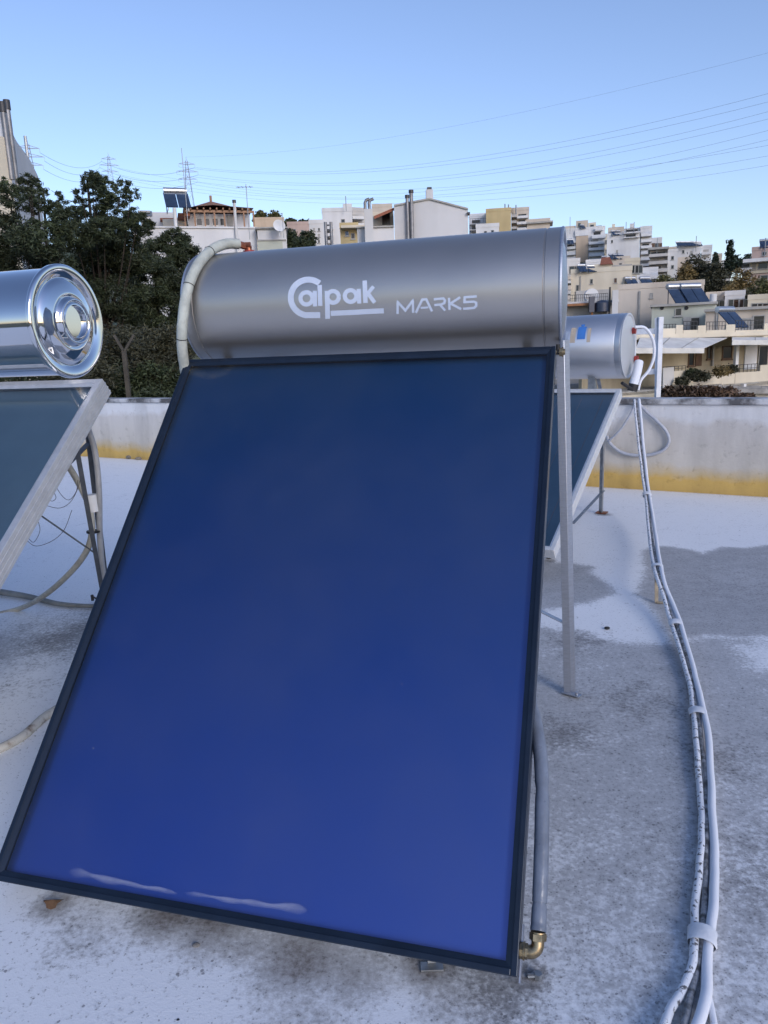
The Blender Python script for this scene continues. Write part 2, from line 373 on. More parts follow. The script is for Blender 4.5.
def collector(root, O, U, Wd, W, Ln, frame_m, abs_m, fw=.028, depth=.085, pitch_lines=None, streaks=False, ribs=False):
    """O bottom-left outer corner of the face, U along width, Wd up the slope"""
    Nn=U.cross(Wd).normalized()
    if Nn.z<0: Nn=-Nn
    part=MB(); f=lambda x0,x1,y0,y1,z0,z1: part.fbox(O,U,Wd,Nn,x0,x1,y0,y1,z0,z1)
    f(0,fw,0,Ln,-depth,0); f(W-fw,W,0,Ln,-depth,0); f(fw,W-fw,0,fw,-depth,-.0005); f(fw,W-fw,Ln-fw,Ln,-depth,-.0005)
    if ribs:
        for zz in (-.025,-.05,-.072):
            f(W,W+.004,0,Ln,zz-.004,zz+.004)
    fr=part.build('collector',frame_m,root,bevel=.0025)
    b=MB(); i0,i1=fw,fw+.014
    # sloped inner bead
    def P_(x,y,z): return O+U*x+Wd*y+Nn*z
    o_=[(i0,i0),(W-i0,i0),(W-i0,Ln-i0),(i0,Ln-i0)]; n_=[(i1,i1),(W-i1,i1),(W-i1,Ln-i1),(i1,Ln-i1)]
    b.add([P_(x,y,-.003) for x,y in o_]+[P_(x,y,-.009) for x,y in n_],[(k,(k+1)%4,(k+1)%4+4,k+4) for k in range(4)])
    b.build('gasket',frame_m,fr,root)
    b=MB(); e_=fw+.001; b.add([P_(e_,e_,-.0095),P_(W-e_,e_,-.0095),P_(W-e_,Ln-e_,-.0095),P_(e_,Ln-e_,-.0095)],[(0,1,2,3)])
    b.build('glass',M_glass,fr,root)
    b=MB(); b.fbox(O,U,Wd,Nn,fw+.002,W-fw-.002,fw+.002,Ln-fw-.002,-.040,-.034)
    b.build('absorber',abs_m,fr,root)
    b=MB(); b.fbox(O,U,Wd,Nn,fw+.002,W-fw-.002,fw+.002,Ln-fw-.002,-depth+.002,-depth+.006)
    b.build('back_sheet',M_alu,fr,root)
    if pitch_lines:
        b=MB()
        for x in pitch_lines: b.fbox(O,U,Wd,Nn,x-.004,x+.004,.08,Ln-.10,-.0335,-.0315)
        b.build('absorber_seam',mat('seam_silver',(.6,.62,.65),.4,.6),fr,root)
    if streaks:
        m,t,N,L,P=nt('dried_lime_streak'); P.inputs['Base Color'].default_value=(.62,.66,.78,1); P.inputs['Roughness'].default_value=.6
        at_=N.new('ShaderNodeAttribute'); at_.attribute_name='fade'
        n=noise_node(N,L,26,5,.6); x=N.new('ShaderNodeMath'); x.operation='MULTIPLY'; rr=ramp(N,L,n.outputs['Fac'],[(.25,g(.5)),(.55,g(1))])
        L.new(at_.outputs['Fac'],x.inputs[0]); L.new(rr.outputs[0],x.inputs[1])
        y=N.new('ShaderNodeMath'); y.operation='MULTIPLY'; y.inputs[1].default_value=.40; L.new(x.outputs[0],y.inputs[0]); L.new(y.outputs[0],P.inputs['Alpha'])
        for (p0,p1,w0,w1) in streaks:
            a_=on_plane(*p0,O-Nn*.0075,Nn); b_=on_plane(*p1,O-Nn*.0075,Nn); d=(b_-a_); l=d.length; d.normalize(); sdir=Nn.cross(d)
            vs=[];fd=[];nu,nv=60,12
            for i in range(nu+1):
                t_=i/nu; ww=(w0+(w1-w0)*t_)*(.75+.5*noise.noise(V((t_*6,w0*40,0))))*min(1,(min(t_,1-t_)*12)**.5+.05)
                for j in range(nv+1):
                    q=(j/nv-.5)*2; vs.append(a_+d*(l*t_)+sdir*(q*ww+.006*noise.noise(V((t_*4,3,w1))))); fd.append((1-abs(q))**.8*(.55+.9*max(0,q))*min(1,(t_*(1-t_)*9)**.7+.01)*(1 if 0<i<nu else 0)*(.45+.55*min(1,t_*3)))
            bb=MB(); bb.add(vs,[(i*(nv+1)+j,(i+1)*(nv+1)+j,(i+1)*(nv+1)+j+1,i*(nv+1)+j+1) for i in range(nu) for j in range(nv)])
            o=bb.build('lime_streak',m,fr,root); aa=o.data.attributes.new('fade','FLOAT','POINT'); aa.data.foreach_set('value',fd)
    return Nn,fr

# ---- main heater
U1=V((.9612,-.2762,0)).normalized(); B1=V((.2762,.9612,0)).normalized()
tl_=46.85; th=math.radians(tl_); W1=(B1*math.cos(th)+Zu*math.sin(th)).normalized()
CW,CL=1.577,2.072; Obl=V((-1.213,2.022,.100))-W1*.022-U1*.015
main=thing('solar_water_heater','large blue solar water heater with grey lettered tank, nearest the camera','solar water heater',(0,2.4,0))
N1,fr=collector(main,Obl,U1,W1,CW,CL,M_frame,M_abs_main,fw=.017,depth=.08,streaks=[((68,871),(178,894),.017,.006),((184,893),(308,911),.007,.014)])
# thin bright lip along the left side rail
b=MB(); b.fbox(Obl,U1,W1,N1,-.004,-.001,0,CL,-.075,-.06); b.build('side_rail',M_alu,fr,main)
# mounting tabs under the low edge
for px in (432,):
    p=ground(px,968); b=MB(); b.bar(p+V((0,.01,0)),p+V((0,.03,.13)),.022,.004); b.bar(p+V((-.03,0,.004)),p+V((.03,0,.004)),.03,.006); b.build('foot_bracket',M_galv,main,bevel=.001)
tabp=Obl+U1*(CW-.004)
b=MB(); b.fbox(Obl,U1,W1,N1,CW+.001,CW+.005,-.012,.12,-.085,-.045); b.build('foot_bracket',M_alu,main)
# tank
TR_=.24; Tc=Obl+W1*CL+B1*.225; TzC=1.812
def tk(s): p=Tc+U1*s; return V((p.x,p.y,TzC))
M_tank=mat('satin_grey_tank',(.50,.475,.445),.38,.9,.06,3,rvar=.03,stretch=(1,1,1))
s0,s1=.015,CW+.012
prof=[(s0+.004,TR_-.012),(s0,TR_-.004),(s0+.004,TR_),(s0+.045,TR_),(s0+.047,TR_-.003),(s0+.051,TR_-.003),(s0+.053,TR_),(s1-.062,TR_),(s1-.060,TR_-.004),(s1-.056,TR_-.004),(s1-.054,TR_),(s1-.004,TR_),(s1,TR_-.004),(s1-.004,TR_-.012)]
b=MB(); b.lathe(tk(0),U1,prof,n=128); tank=b.build('tank',M_tank,main)
for (sa,sg) in ((s0,-1),(s1,1)):
    b=MB(); e_=[(0,TR_+.001),(.006,TR_+.003),(.012,TR_-.001),(.012,TR_-.014),(-.004,TR_-.022),(.012,TR_*.7),(.022,TR_*.3),(.024,.0001)]
    b.lathe(tk(sa),U1*sg,[(a_-.003,r_) for a_,r_ in e_],n=96); b.build('end_cap',M_alu,tank,main)
# lettering mapped from the picture onto the drum
def drum_st(px,py):
    d=ray(px,py); d=d.normalized(); A=U1; o=EYE-tk(0)
    dp=d-A*d.dot(A); op=o-A*o.dot(A); a_=dp.dot(dp); b_=2*dp.dot(op); c_=op.dot(op)-TR_**2
    disc=b_*b_-4*a_*c_
    t=(-b_-math.sqrt(max(disc,0)))/(2*a_); p=o+d*t; s=p.dot(A); q=p-A*s
    return s, math.atan2(q.z,-q.dot(B1))*TR_
def drum_p(s,t,off): 
    an=t/TR_; return tk(0)+U1*s+(-B1*math.cos(an)+Zu*math.sin(an))*(TR_+off)
M_let=mat('pale_lettering',(.54,.61,.73),.5,.0,.05,20)
LET=[0]
def stroke(b, pts, wd, cap=0):
    """ribbon along crop-space points (x,y) -> drum surface; wd in crop px"""
    LET[0]+=1; off=.0012+.00012*(LET[0]%9)
    P=[V((x,y,0)) for x,y in pts]
    # resample
    R=[P[0]]
    for i in range(1,len(P)):
        n=max(1,int((P[i]-P[i-1]).length/5)); R+=[P[i-1].lerp(P[i],k/n) for k in range(1,n+1)]
    K=len(R); vs=[]
    for i in range(K):
        if i==0: T=R[1]-R[0]
        elif i==K-1: T=R[-1]-R[-2]
        else:
            T=(R[i+1]-R[i]).normalized()+(R[i]-R[i-1]).normalized()
        T.normalize(); nn=V((-T.y,T.x,0)); k=1
        if 0<i<K-1:
            c_=abs(nn.dot(V((-(R[i]-R[i-1]).normalized().y,(R[i]-R[i-1]).normalized().x,0)))); k=1/max(c_,.6)
        for sg in (-1,1):
            q=R[i]+nn*(sg*wd/2*k); s,t=drum_st(270+q.x/3.4909,260+q.y/3.4909); vs.append(drum_p(s,t,off))
    b.add(vs,[(2*i,2*i+1,2*i+3,2*i+2) for i in range(K-1)])
def arc(cx,cy,r,a0,a1,n=22,sy=1): return [(cx+r*math.cos(math.radians(a0+(a1-a0)*i/n)), cy-sy*r*math.sin(math.radians(a0+(a1-a0)*i/n))) for i in range(n+1)]
b=MB()
stroke(b, arc(135,131,62,52,262,40)+[(150,192),(176,192)],21)
stroke(b,[(212,186),(300,182),(372,178),(398,177)],18)         # tail bar
b2=MB(); b2.v=b.v; b2.f=b.f; b2.mi=b.mi; b2.sm=b.sm
stroke(b, arc(128,134,21,0,360,30),15)          # a
stroke(b,[(157,108),(158,162)],15)
stroke(b,[(174,88),(176,160)],16)               # l
stroke(b,[(200,108),(202,205)],17)               # p
stroke(b, arc(221,129,20,0,360,30),15)
stroke(b, arc(282,126,20,0,360,30),15)         # a
stroke(b,[(310,101),(312,152)],15)
stroke(b,[(331,72),(334,150)],16)              # k
stroke(b,[(336,124),(362,93)],13); stroke(b,[(342,116),(366,149)],14)
# MARK5
stroke(b,[(446,188),(446,146),(473,176),(499,141),(500,184)],8.5)
stroke(b,[(509,184),(532,138),(546,137),(566,179)],8.5); stroke(b,[(526,167),(553,165)],7)
stroke(b,[(572,137),(606,134),(611,141),(609,150),(598,155),(574,157)],8.5); stroke(b,[(594,156),(612,176)],8.5)
stroke(b,[(625,132),(627,174)],8.5); stroke(b,[(664,130),(630,152),(668,171)],8.5)
stroke(b,[(722,127),(680,130),(679,147),(712,145),(720,149),(720,160),(712,167),(674,170)],8.5)
b.build('lettering',M_let,tank,main)
# rear legs and braces of the stand
def rear_leg(root,top,foot,X,Y,w_,t_):
    b=MB(); b.angle(top,foot,X,Y,w_,t_); b.bar(foot+X*.035+V((0,.01,.006)),foot-X*.035+V((0,-.03,.006)),.035,.006); b.tube([foot-X*.02+V((0,-.02,.009)),foot-X*.02+V((0,-.02,.022))],.008,6)
    return b.build('leg',M_alu,root,bevel=.0015)
footR=ground(571,694); topR=at(564,340,3.17)
rear_leg(main,topR,footR,-U1,(U1*.62+B1*.78).normalized(),.033,.004)
footL=footR-U1*1.35; topL=topR-U1*1.35
rear_leg(main,topL,footL,U1,B1,.045,.004)
b=MB(); b.bar(footR+V((-.03,0,.35)),footL+V((.03,0,.95)),.035,.004); b.build('brace',M_alu,main)
for s in (.12,CW-.12):
    b=MB(); pA=Obl+U1*s-N1*.084+W1*.02; pB=Obl+U1*s-N1*.084+W1*(CL); b.bar(pA,pB,.04,.006,up=N1); b.bar(pB,tk(s)-Zu*(TR_+.003),.04,.006); b.build('rail',M_galv,main)
# fittings: brass valve top right, brass elbow low right
def elbow(root,P0,dirA,dirB,r,m_,name='elbow'):
    b=MB(); c=P0+dirA*.045
    b.tube([P0,P0+dirA*.012],r*1.35,8); b.tube([P0+dirA*.0125,P0+dirA*.017],r*1.5,20); b.tube([P0+dirA*.0175,P0+dirA*.024],r*1.3,6)
    arcp=[P0+dirA*.02]+[c+(-dirA*math.cos(a_)*.02+dirB*0)+(dirA*.02*0) for a_ in ()]
    pts=[P0+dirA*.02]+[P0+dirA*(.028+.020*math.sin(a_*PI/2))+dirB*(.020*(1-math.cos(a_*PI/2))) for a_ in [i/8 for i in range(9)]]+[P0+dirA*.048+dirB*.034]
    b.tube(pts,r*1.12,20); e_=P0+dirA*.048+dirB*.030
    b.tube([e_,e_+dirB*.016],r*1.5,6); b.tube([e_+dirB*.0165,e_+dirB*.02],r*1.3,20)
    return b.build(name,m_,root),e_+dirB*.02
P0=Obl+U1*(CW-.005)+W1*.060-N1*.045
_,eP=elbow(main,P0,U1,(W1*.55+Zu*.5+B1*.1).normalized(),.0145,M_brass)
def ss(s,du,dn): return Obl+U1*(CW+du)+W1*s-N1*dn
pth=spline([eP,ss(.16,.043,.035),ss(.32,.040,.035),ss(.50,.030,.05),ss(.64,.006,.08),ss(.84,-.05,.14),ss(1.1,-.12,.2),ss(1.5,-.3,.3)],8)
b=MB(); b.tube(pth,[.0200+.0012*noise.noise(V((i*.45,1,0)))-(.003 if i%13==9 else 0) for i in range(len(pth))],16)
M_foam=mat('grey_foam_sleeve',(.17,.20,.26),.30,0,.3,14,bmp=.35,rvar=.08)
b.build('insulated_pipe',M_foam,main)
for k in (9,17,):
    b=MB(); b.tube([pth[k],pth[k]+(pth[k+1]-pth[k]).normalized()*.012],.0195,16); b.build('tape',M_foam,main)
vp=at(561,352,3.02)
b=MB(); b.tube([vp-U1*.03,vp-U1*.006],.011,8); b.tube([vp-U1*.006,vp+U1*.004],.019,6); b.tube([vp+U1*.0042,vp+U1*.009],.020,16); b.tube([vp+U1*.0092,vp+U1*.016],.012,16); b.build('valve',M_brass,main)
b=MB(); b.tube([vp+V((-.012,0,.03)),vp+V((-.012,0,-.008))],.008,10); b.build('valve_stem',M_dark,main)
# feed hose over the left end
fit=at(246,247,3.62)
hp=spline([at(238,244,3.60),at(226,244,3.55),at(212,250,3.48),at(198,265,3.39),at(188,288,3.33),at(183,318,3.30),at(182,345,3.32),at(185,370,3.37),at(189,392,3.42)],8)
M_hose=mat('pale_insulated_hose',(.50,.53,.48),.6,0,.25,20,bmp=.4)
b=MB(); b.tube(hp,[.0225+.0014*noise.noise(V((i*.6,2,0))) for i in range(len(hp))],16); hose=b.build('feed_hose',M_hose,main)
for k in (17,31,46):
    if k<len(hp)-1:
        b=MB(); d=(hp[k+1]-hp[k]).normalized(); b.tube([hp[k],hp[k]+d*.003],.0240,16); b.build('cable_tie',M_dark,hose,main)
b=MB(); b.tube([hp[0],hp[0]+(fit-hp[0]).normalized()*.05+V((0,0,.003))],.016,8); b.tube([fit+V((-.005,0,.004)),fit+V((.022,0,.004))],.018,6); b.tube([fit+V((.012,0,.005)),fit+V((.012,0,-.03))],.014,12); b.build('fitting',M_copper,main)
b=MB(); b.tube([fit+V((.012,0,-.016)),fit+V((.012,0,-.045))],.026,14); b.build('valve_cap',M_red,main)

M_strut = mat('dull_dark_steel',(.16,.17,.18),.5,.7,.3,20)
# ---- left mirror heater
U2=V((math.cos(math.radians(16)),-math.sin(math.radians(16)),0)); B2=V((-U2.y,U2.x,0)); th=math.radians(40); W2=B2*math.cos(th)+Zu*math.sin(th)
left=thing('solar_water_heater','mirror polished steel tank solar heater with pale frame at left edge','solar water heater',(-1.9,3.6,0))
TRc=at(102.5,378.6,3.62); CWl=1.9
N2,frl=collector(left,TRc-W2*2.0-U2*CWl,U2,W2,CWl,2.0,mat('pale_anodised_frame',(.60,.61,.63),.4,.55,.12,20,stretch=(1,1,1)),M_abs_left,fw=.03,depth=.09,ribs=True)
M_mirror=mat('polished_stainless',(.74,.75,.77),.06,1,.06,2,rvar=.03)
cE=at(66,322,3.80); R2=.27
b=MB(); b.lathe(cE,-U2,[(.0,R2-.004),(.004,R2-.010),(.02,R2-.010),(.024,R2-.016),(1.75,R2-.016)],n=128); tk2=b.build('tank',M_mirror,left,sharp=50)
b=MB(); b.lathe(cE,U2,[(-.006,R2-.006),(.0,R2),(.012,R2-.001),(.018,R2-.006),(.020,R2-.012),(.010,R2-.052),(.004,R2-.058),(.003,R2-.064),(.012,R2-.070),(.024,R2-.095),(.036,R2-.130),(.038,R2-.145),(.034,.120),(.036,.114),(.058,.110),(.064,.104),(.064,.097),(.056,.092),(.062,.086),(.062,.078),(.044,.074),(.044,.0001)],n=128)
b.build('end_cap',M_mirror,tk2,left,sharp=70)
def L_(x,y,Y): return at(x,y,Y)
pt=L_(84,425,3.98); pb=V((pt.x,pt.y,0))
b=MB(); b.angle(pt,pb,U2,B2,.035,.004); b.build('leg',M_strut,left)
b=MB(); b.bar(TRc-U2*.06-W2*.30-N2*.095,V((pt.x+.02,pt.y-.02,.02)),.022,.006); b.build('brace',M_strut,left)
b=MB(); b.bar(L_(30,508,3.75),L_(99,556,3.96),.035,.006); b.build('cross_bar',M_strut,left)
b=MB(); b.bar(L_(66,466,3.78),L_(89,443,3.96),.035,.006); b.build('cross_bar',M_strut,left)
b=MB(); b.angle(pt-U2*1.3,pb-U2*1.3,U2,B2,.035,.004); b.build('leg',M_strut,left)
M_pgrey=mat('grey_plastic_hose',(.36,.37,.39),.5,0,.2,18)
M_pcream=mat('cream_plastic_hose',(.52,.50,.43),.6,0,.35,14)
h1=spline([L_(88,428,3.93),L_(95,452,3.93),L_(99,490,3.92),L_(100,540,3.92),L_(104,580,3.92),L_(112,625,3.95),L_(125,668,4.1)],8)
b=MB(); b.tube(h1,.0155,12); b.build('hose',M_pgrey,left)
h2=spline([L_(66,462,3.85),L_(78,482,3.88),L_(89,506,3.9),L_(92,530,3.9),L_(86,552,3.95),L_(68,575,4.1),L_(42,597,4.4),L_(15,610,4.8),ground(-40,622,.02)],8)
b=MB(); b.tube(h2,.0165,12); b.build('hose',M_pcream,left)
b=MB(); p=L_(92,503,3.92); b.tube([p+V((0,0,.045)),p+V((.006,0,-.045))],.034,14); b.build('tape',M_white_metal,left)
b=MB(); p=L_(93.5,532,3.91); b.tube([p+V((0,0,.008)),p+V((0,0,-.002))],.036,14); b.tube([p+V((.02,-.03,0)),p+V((.05,-.04,.012))],.003,6); b.build('cable_tie',M_dark,left)
# loose wires hanging under the left collector
M_wire=mat('thin_dark_wire',(.12,.11,.11),.5)
b=MB()
for k,pts in enumerate([[(50,470),(58,490),(68,500),(76,492),(78,480)],[(44,505),(60,508),(72,500),(80,480),(77,462)],[(26,540),(36,546),(52,541),(64,530),(72,510)],[(46,482),(50,500),(56,498),(52,488)],[(36,515),(40,530),(34,542),(28,538)]]):
    b.tube(spline([L_(x,y,3.8+.03*k) for x,y in pts],6),.0016,5)
tag(b.build('loose_wire',M_wire),'thin dark wires curling in the air under the left heater','wire')
lw=bpy.data.objects['loose_wire']

# ---- right heater by the wall
U3=WD.copy(); B3=-WN.copy(); th=math.radians(30); W3=B3*math.cos(th)+Zu*math.sin(th)
right=thing('solar_water_heater','smaller silver tank solar heater with striped collector beside the parapet','solar water heater',(1.4,6.0,0))
TR3=at(621.5,388.5,6.35)
N3,fr3=collector(right,TR3-W3*1.95-U3*1.25,U3,W3,1.25,1.95,mat('white_anodised_frame',(.66,.68,.70),.45,.3,.1,20),M_abs_right,fw=.03,depth=.08,pitch_lines=[.14,.34,.54,.74,.94,1.12])
cR=at(628,346,6.62); R3=.275
M_tank3=mat('satin_silver_tank',(.66,.67,.69),.40,.95,.06,3,rvar=.03)
b=MB(); b.lathe(cR,-U3,[(0,R3-.008),(.006,R3),(.05,R3),(.052,R3-.002),(.055,R3),(1.35,R3)],n=96); tk3=b.build('tank',M_tank3,right)
b=MB(); b.lathe(cR,U3,[(-.002,R3-.002),(.008,R3),(.010,R3-.012),(.002,R3-.022),(.014,R3*.6),(.018,.0001)],n=96); b.build('end_cap',mat('white_grey_cap',(.58,.60,.63),.45,.4,.06,5),tk3,right)
# coloured maker's sticker seen faded on the drum
b=MB()
def d3(s,an,off): return cR-U3*s+(WN*math.cos(an)+Zu*math.sin(an))*(R3+off)
def patch(s0_,s1_,a0,a1,off):
    vs=[d3(s0_+(s1_-s0_)*i/4,a0+(a1-a0)*j/6,off) for i in range(5) for j in range(7)]
    b.add(vs,[(i*7+j,i*7+j+1,(i+1)*7+j+1,(i+1)*7+j) for i in range(4) for j in range(6)])
b.cur=0; patch(.295,.365,.26,.68,.0012); b.cur=1; patch(.38,.425,.16,.66,.0012); patch(.25,.28,.16,.62,.0012); b.cur=2; patch(.44,.53,.15,.52,.0012)
b.cur=0; patch(.315,.345,.69,.78,.0012)
b.build('sticker',[mat('blue_sticker',(.06,.22,.62),.5),mat('beige_sticker',(.52,.44,.35),.6),mat('grey_sticker',(.36,.42,.52),.5)],tk3,right)
b=MB(); p=d3(.28,-1.3,.0); b.fbox(p,U3,WN,Zu,-.03,.03,-.02,.03,-.12,.05); b.bar(p+WN*.02+Zu*.06,p-WN*.06-Zu*.11,.05,.03); b.build('bracket',M_galv,right)
b=MB(); b.tube([d3(.62,-1.15,-.01),d3(.62,-1.15,.04)],.022,12); b.build('drain_plug',M_dark,right)
f3=ground(603,513); 
b=MB(); b.angle(V((f3.x+.0,f3.y,.95)),f3,-U3,-B3,.04,.004); b.build('leg',M_galv,right)
b=MB(); b.angle(V((f3.x,f3.y,1.2))-U3*1.1,f3-U3*1.1,U3,B3,.04,.004); b.build('leg',M_galv,right)
f4=ground(549,558); b=MB(); b.tube([f4,f4+Zu*.10],.022,10); b.build('leg',M_dark,right)
b=MB(); b.bar(V((f3.x,f3.y,.22)),f3-B3*.95+V((0,0,.10)),.03,.005); b.build('cross_bar',M_galv,right)
b=MB(); p=f3; b.fbox(p,U3,WN,Zu,-.06,.04,-.04,.05,.003,.01); b.build('foot_plate',M_copper,right)
b=MB(); b.bar(tk3.parent.location*0+cR-U3*.25-Zu*R3,V((f3.x,f3.y,.95)),.03,.006); b.build('brace',M_galv,right)
for (x,y) in ((633,327),(636,362)):
    p=on_plane(x,y,cR+U3*.012,U3); p=cR+U3*.012+(p-cR-U3*.012)*.8
    b=MB(); b.tube([p,p+U3*.03],.028,14); b.build('port',M_red,right)
pc=[at(x,y,6.6) for x,y in ((635,327),(645,328),(653,340),(654,356),(649,370),(641,380),(638,390))]
b=MB(); b.tube(spline(pc,8),.013,12); M_wp=flaky('white_painted_pipe',(.70,.73,.79),(.30,.30,.31),40,.24,.30,.6); b.build('hose',M_wp,right)
b=MB(); b.tube(spline([at(639,362,6.6),at(637,372,6.55),at(633,386,6.5)],6),.038,14); s_=b.build('insulated_pipe',M_wp,right)
b=MB(); b.tube([at(634,384,6.5),at(632,391,6.5)],.042,14); b.build('rubber_boot',M_dark,right)
b=MB(); b.tube([at(622,383,6.4),at(633,390,6.48)],.014,10); b.build('connector',M_dark,right)

# ================================================================== PIPE BUNDLE ON THE ROOF
path=[at(636.5,400,7.75),at(641,445,7.2),at(647,495,6.55),at(652,535,5.6),at(658,571,4.62),at(667,600,4.25),at(677,628,3.92),at(690,672,3.42),at(698,714,2.95),at(704,765,2.56),at(707,820,2.27),at(706,870,2.06),at(703,925,1.86),at(699,965,1.72),at(688,1010,1.575),at(668,1060,1.43),at(640,1110,1.3)]
pp=[]
for i,p in enumerate(path):
    if i>=7:
        x_,y_=[(690,672),(698,714),(704,765),(707,820),(706,870),(703,925),(699,965),(688,1010),(668,1060),(640,1110)][i-7]; p=ground(x_,y_,.024)
    pp.append(p)
cl=spline(pp,10)
bundle=thing('pipe_bundle','long bundle of flaking white painted pipes snaking over the roof','pipes',ground(698,714))
M_wp2=flaky('flaking_white_pipe',(.70,.73,.78),(.10,.10,.105),62,.40,.45,.65)
M_wp3=flaky('dark_worn_pipe',(.30,.31,.33),(.05,.05,.05),30,.40,.6,.7)
offs=[(.019,.003,.0115,M_wp2),(.0005,.0,.0095,M_wp3),(-.021,.003,.0140,M_wp),(-.004,-.011,.0085,M_wp)]
def side(i):
    T=(cl[min(i+1,len(cl)-1)]-cl[max(0,i-1)]).normalized(); X=T.cross(Zu).normalized(); return T,X,X.cross(T)
ncl=len(cl)
for k,(ox,oz,r_,m_) in enumerate(offs):
    pts=[]
    for i in range(ncl):
        T,X,Zz=side(i); fr_=i/ncl
        spl=max(0,(i-130)/30)
        wob=.004*math.sin(i*.23+k*2.1)+.004*noise.noise(V((i*.21,k*5.3,0))); o_=ox+wob
        if i>128: o_*=1+spl*(1.3 if k==0 else .4)
        q=cl[i]+X*o_+Zz*(oz+.003*math.sin(i*.31+k))
        if fr_>.45: q.z=max(q.z,r_+.004)
        if k==3 and i>128: q=cl[i]-X*(.006+.16*min(spl,.35))+Zz*oz; q.z=r_+.006
        if k==3 and i>143: break
        pts.append(q)
    b=MB(); b.tube(pts,r_,10); b.build('pipe',m_,bundle)
M_tape=mat('white_tape',(.70,.73,.78),.5,0,.12,30,bmp=.3)
def nearest(px,py):
    best=min(range(ncl),key=lambda i:abs(projy(cl[i])-py)); return best
def projy(p):
    d=p-EYE; c=V((Xc.dot(d),Yc.dot(d),Zc.dot(d))); return 512+F*c.y/c.z
for y in (495,568,625,713,940):
    i=nearest(0,y); T,X,Zz=side(i); c0=cl[i]; n=20; vs=[]
    for s_,k_ in ((-.03,.97),(-.026,1.03),(.0,1.0),(.026,1.03),(.03,.97)):
        for k in range(n):
            a_=2*PI*k/n; vs.append(c0+T*s_+X*(math.cos(a_)*(.037+.003*noise.noise(V((a_*2,s_*60,y))))*k_)+Zz*(.003+math.sin(a_)*.0215*k_))
    b=MB(); b.add(vs,[(j*n+k,j*n+(k+1)%n,(j+1)*n+(k+1)%n,(j+1)*n+k) for j in range(4) for k in range(n)],True); b.build('tape_band',M_tape,bundle)
# small metal clip holding the bundle up
p=ground(656.5,603); q=at(656.5,574,4.55)
b=MB(); b.bar(p,q,.022,.006); b.bar(p+V((0,0,.006)),p+V((.07,-.02,.006)),.028,.006); b.bar(q,q+V((.05,0,.0)),.022,.005)
b.build('pipe_bracket',mat('beige_painted_metal',(.42,.36,.27),.6,0,.4,20),bundle)

# loop of hose hanging on the parapet
wp=lambda x,y,o=.035: on_plane(x,y,A0+WN*o,WN)
lp=spline([wp(637,402,.05),wp(647,412),wp(656,420),wp(666,431),wp(669,442),wp(662,451),wp(648,455),wp(632,455),wp(619,451),wp(610,443),wp(607,436)],8)
b=MB(); b.tube(lp,.017,10); tag(b.build('hose_loop',mat('blue_grey_hose',(.42,.45,.52),.55,0,.15,20)),'drooping loop of pale grey hose hung against the parapet','hose')
b=MB(); b.tube(spline([wp(636,402,.06),wp(630,415,.06),wp(620,430,.06),wp(609,441,.05)],6),.012,10); tag(b.build('thin_hose',_m['blue_grey_hose']),'straight thin grey hose slanting down from the parapet top','hose')

# white post frame on the parapet
fr_=thing('post_frame','white painted metal post with two side arms standing behind the parapet','post',wp(660,398,-.12))
fp=lambda x,y: on_plane(x,y,A0-WN*.30,WN)
M_wm2=mat('white_gloss_post',(.72,.75,.80),.5,0,.2,9)
b=MB(); t0_=fp(660.5,317); b0=V((t0_.x,t0_.y,0)); b.bar(b0,t0_,.052,.06); b.build('post',M_wm2,fr_,bevel=.004)
for (xa,ya,xb,yb) in ((634,332,660,331),(648,372,660,371)):
    b=MB(); b.bar(fp(xa,ya)-WN*.035,fp(xb,yb)-WN*.035,.08,.06); b.build('arm',M_wm2,fr_,bevel=.004)
b=MB(); b.bar(fp(656,318),fp(656,396),.022,.022); b.build('side_bar',M_wm2,fr_)

# loose hoses and litter on the floor
b=MB(); b.tube(spline([ground(-70,775,.02),ground(-20,757,.02),ground(20,738,.02),ground(46,716,.022),ground(75,700,.02),ground(110,690,.02)],8),.0195,12)
tag(b.build('floor_hose',flaky('dirty_cream_hose',(.52,.50,.45),(.17,.11,.07),10,.38,.52)),'dirty cream hose on the floor left of the big collector','hose')
b=MB(); b.tube(spline([ground(-60,583,.03),ground(0,592,.03),ground(30,597,.025),ground(60,604,.022),ground(96,606,.02),ground(130,604,.02)],8),[.026-.012*min(1,i/30) for i in range(41)],12)
tag(b.build('tapered_hose',mat('olive_grey_hose',(.24,.25,.24),.6,0,.4,8)),'olive grey hose on the floor under the mirror tank heater','hose')
b=MB(); p=ground(97,599,.03); b.tube([p+V((-.03,0,.02)),p,p+V((.03,0,.0))],.006,6); b.tube([p+V((-.03,0,-.01)),p+V((-.03,0,.03))],.010,6)
tag(b.build('hose_clamp',M_dark),'small black clamp at the tip of the olive grey hose','clamp')
b=MB(); c0=ground(53,903,.012); ring=[c0+V((math.cos(a_)*.028*(1+.3*math.sin(3*a_)),math.sin(a_)*.018,.008*math.cos(2*a_))) for a_ in [i*PI/6 for i in range(12)]]
b.add([c0+V((0,0,.012))]+ring,[(0,i+1,(i+1)%12+1) for i in range(12)]); tag(b.build('dry_leaf',mat('dry_leaf',(.13,.07,.035),.8,0,.5,60)),'curled brown dry leaf below the collector\'s lower left edge','leaf')
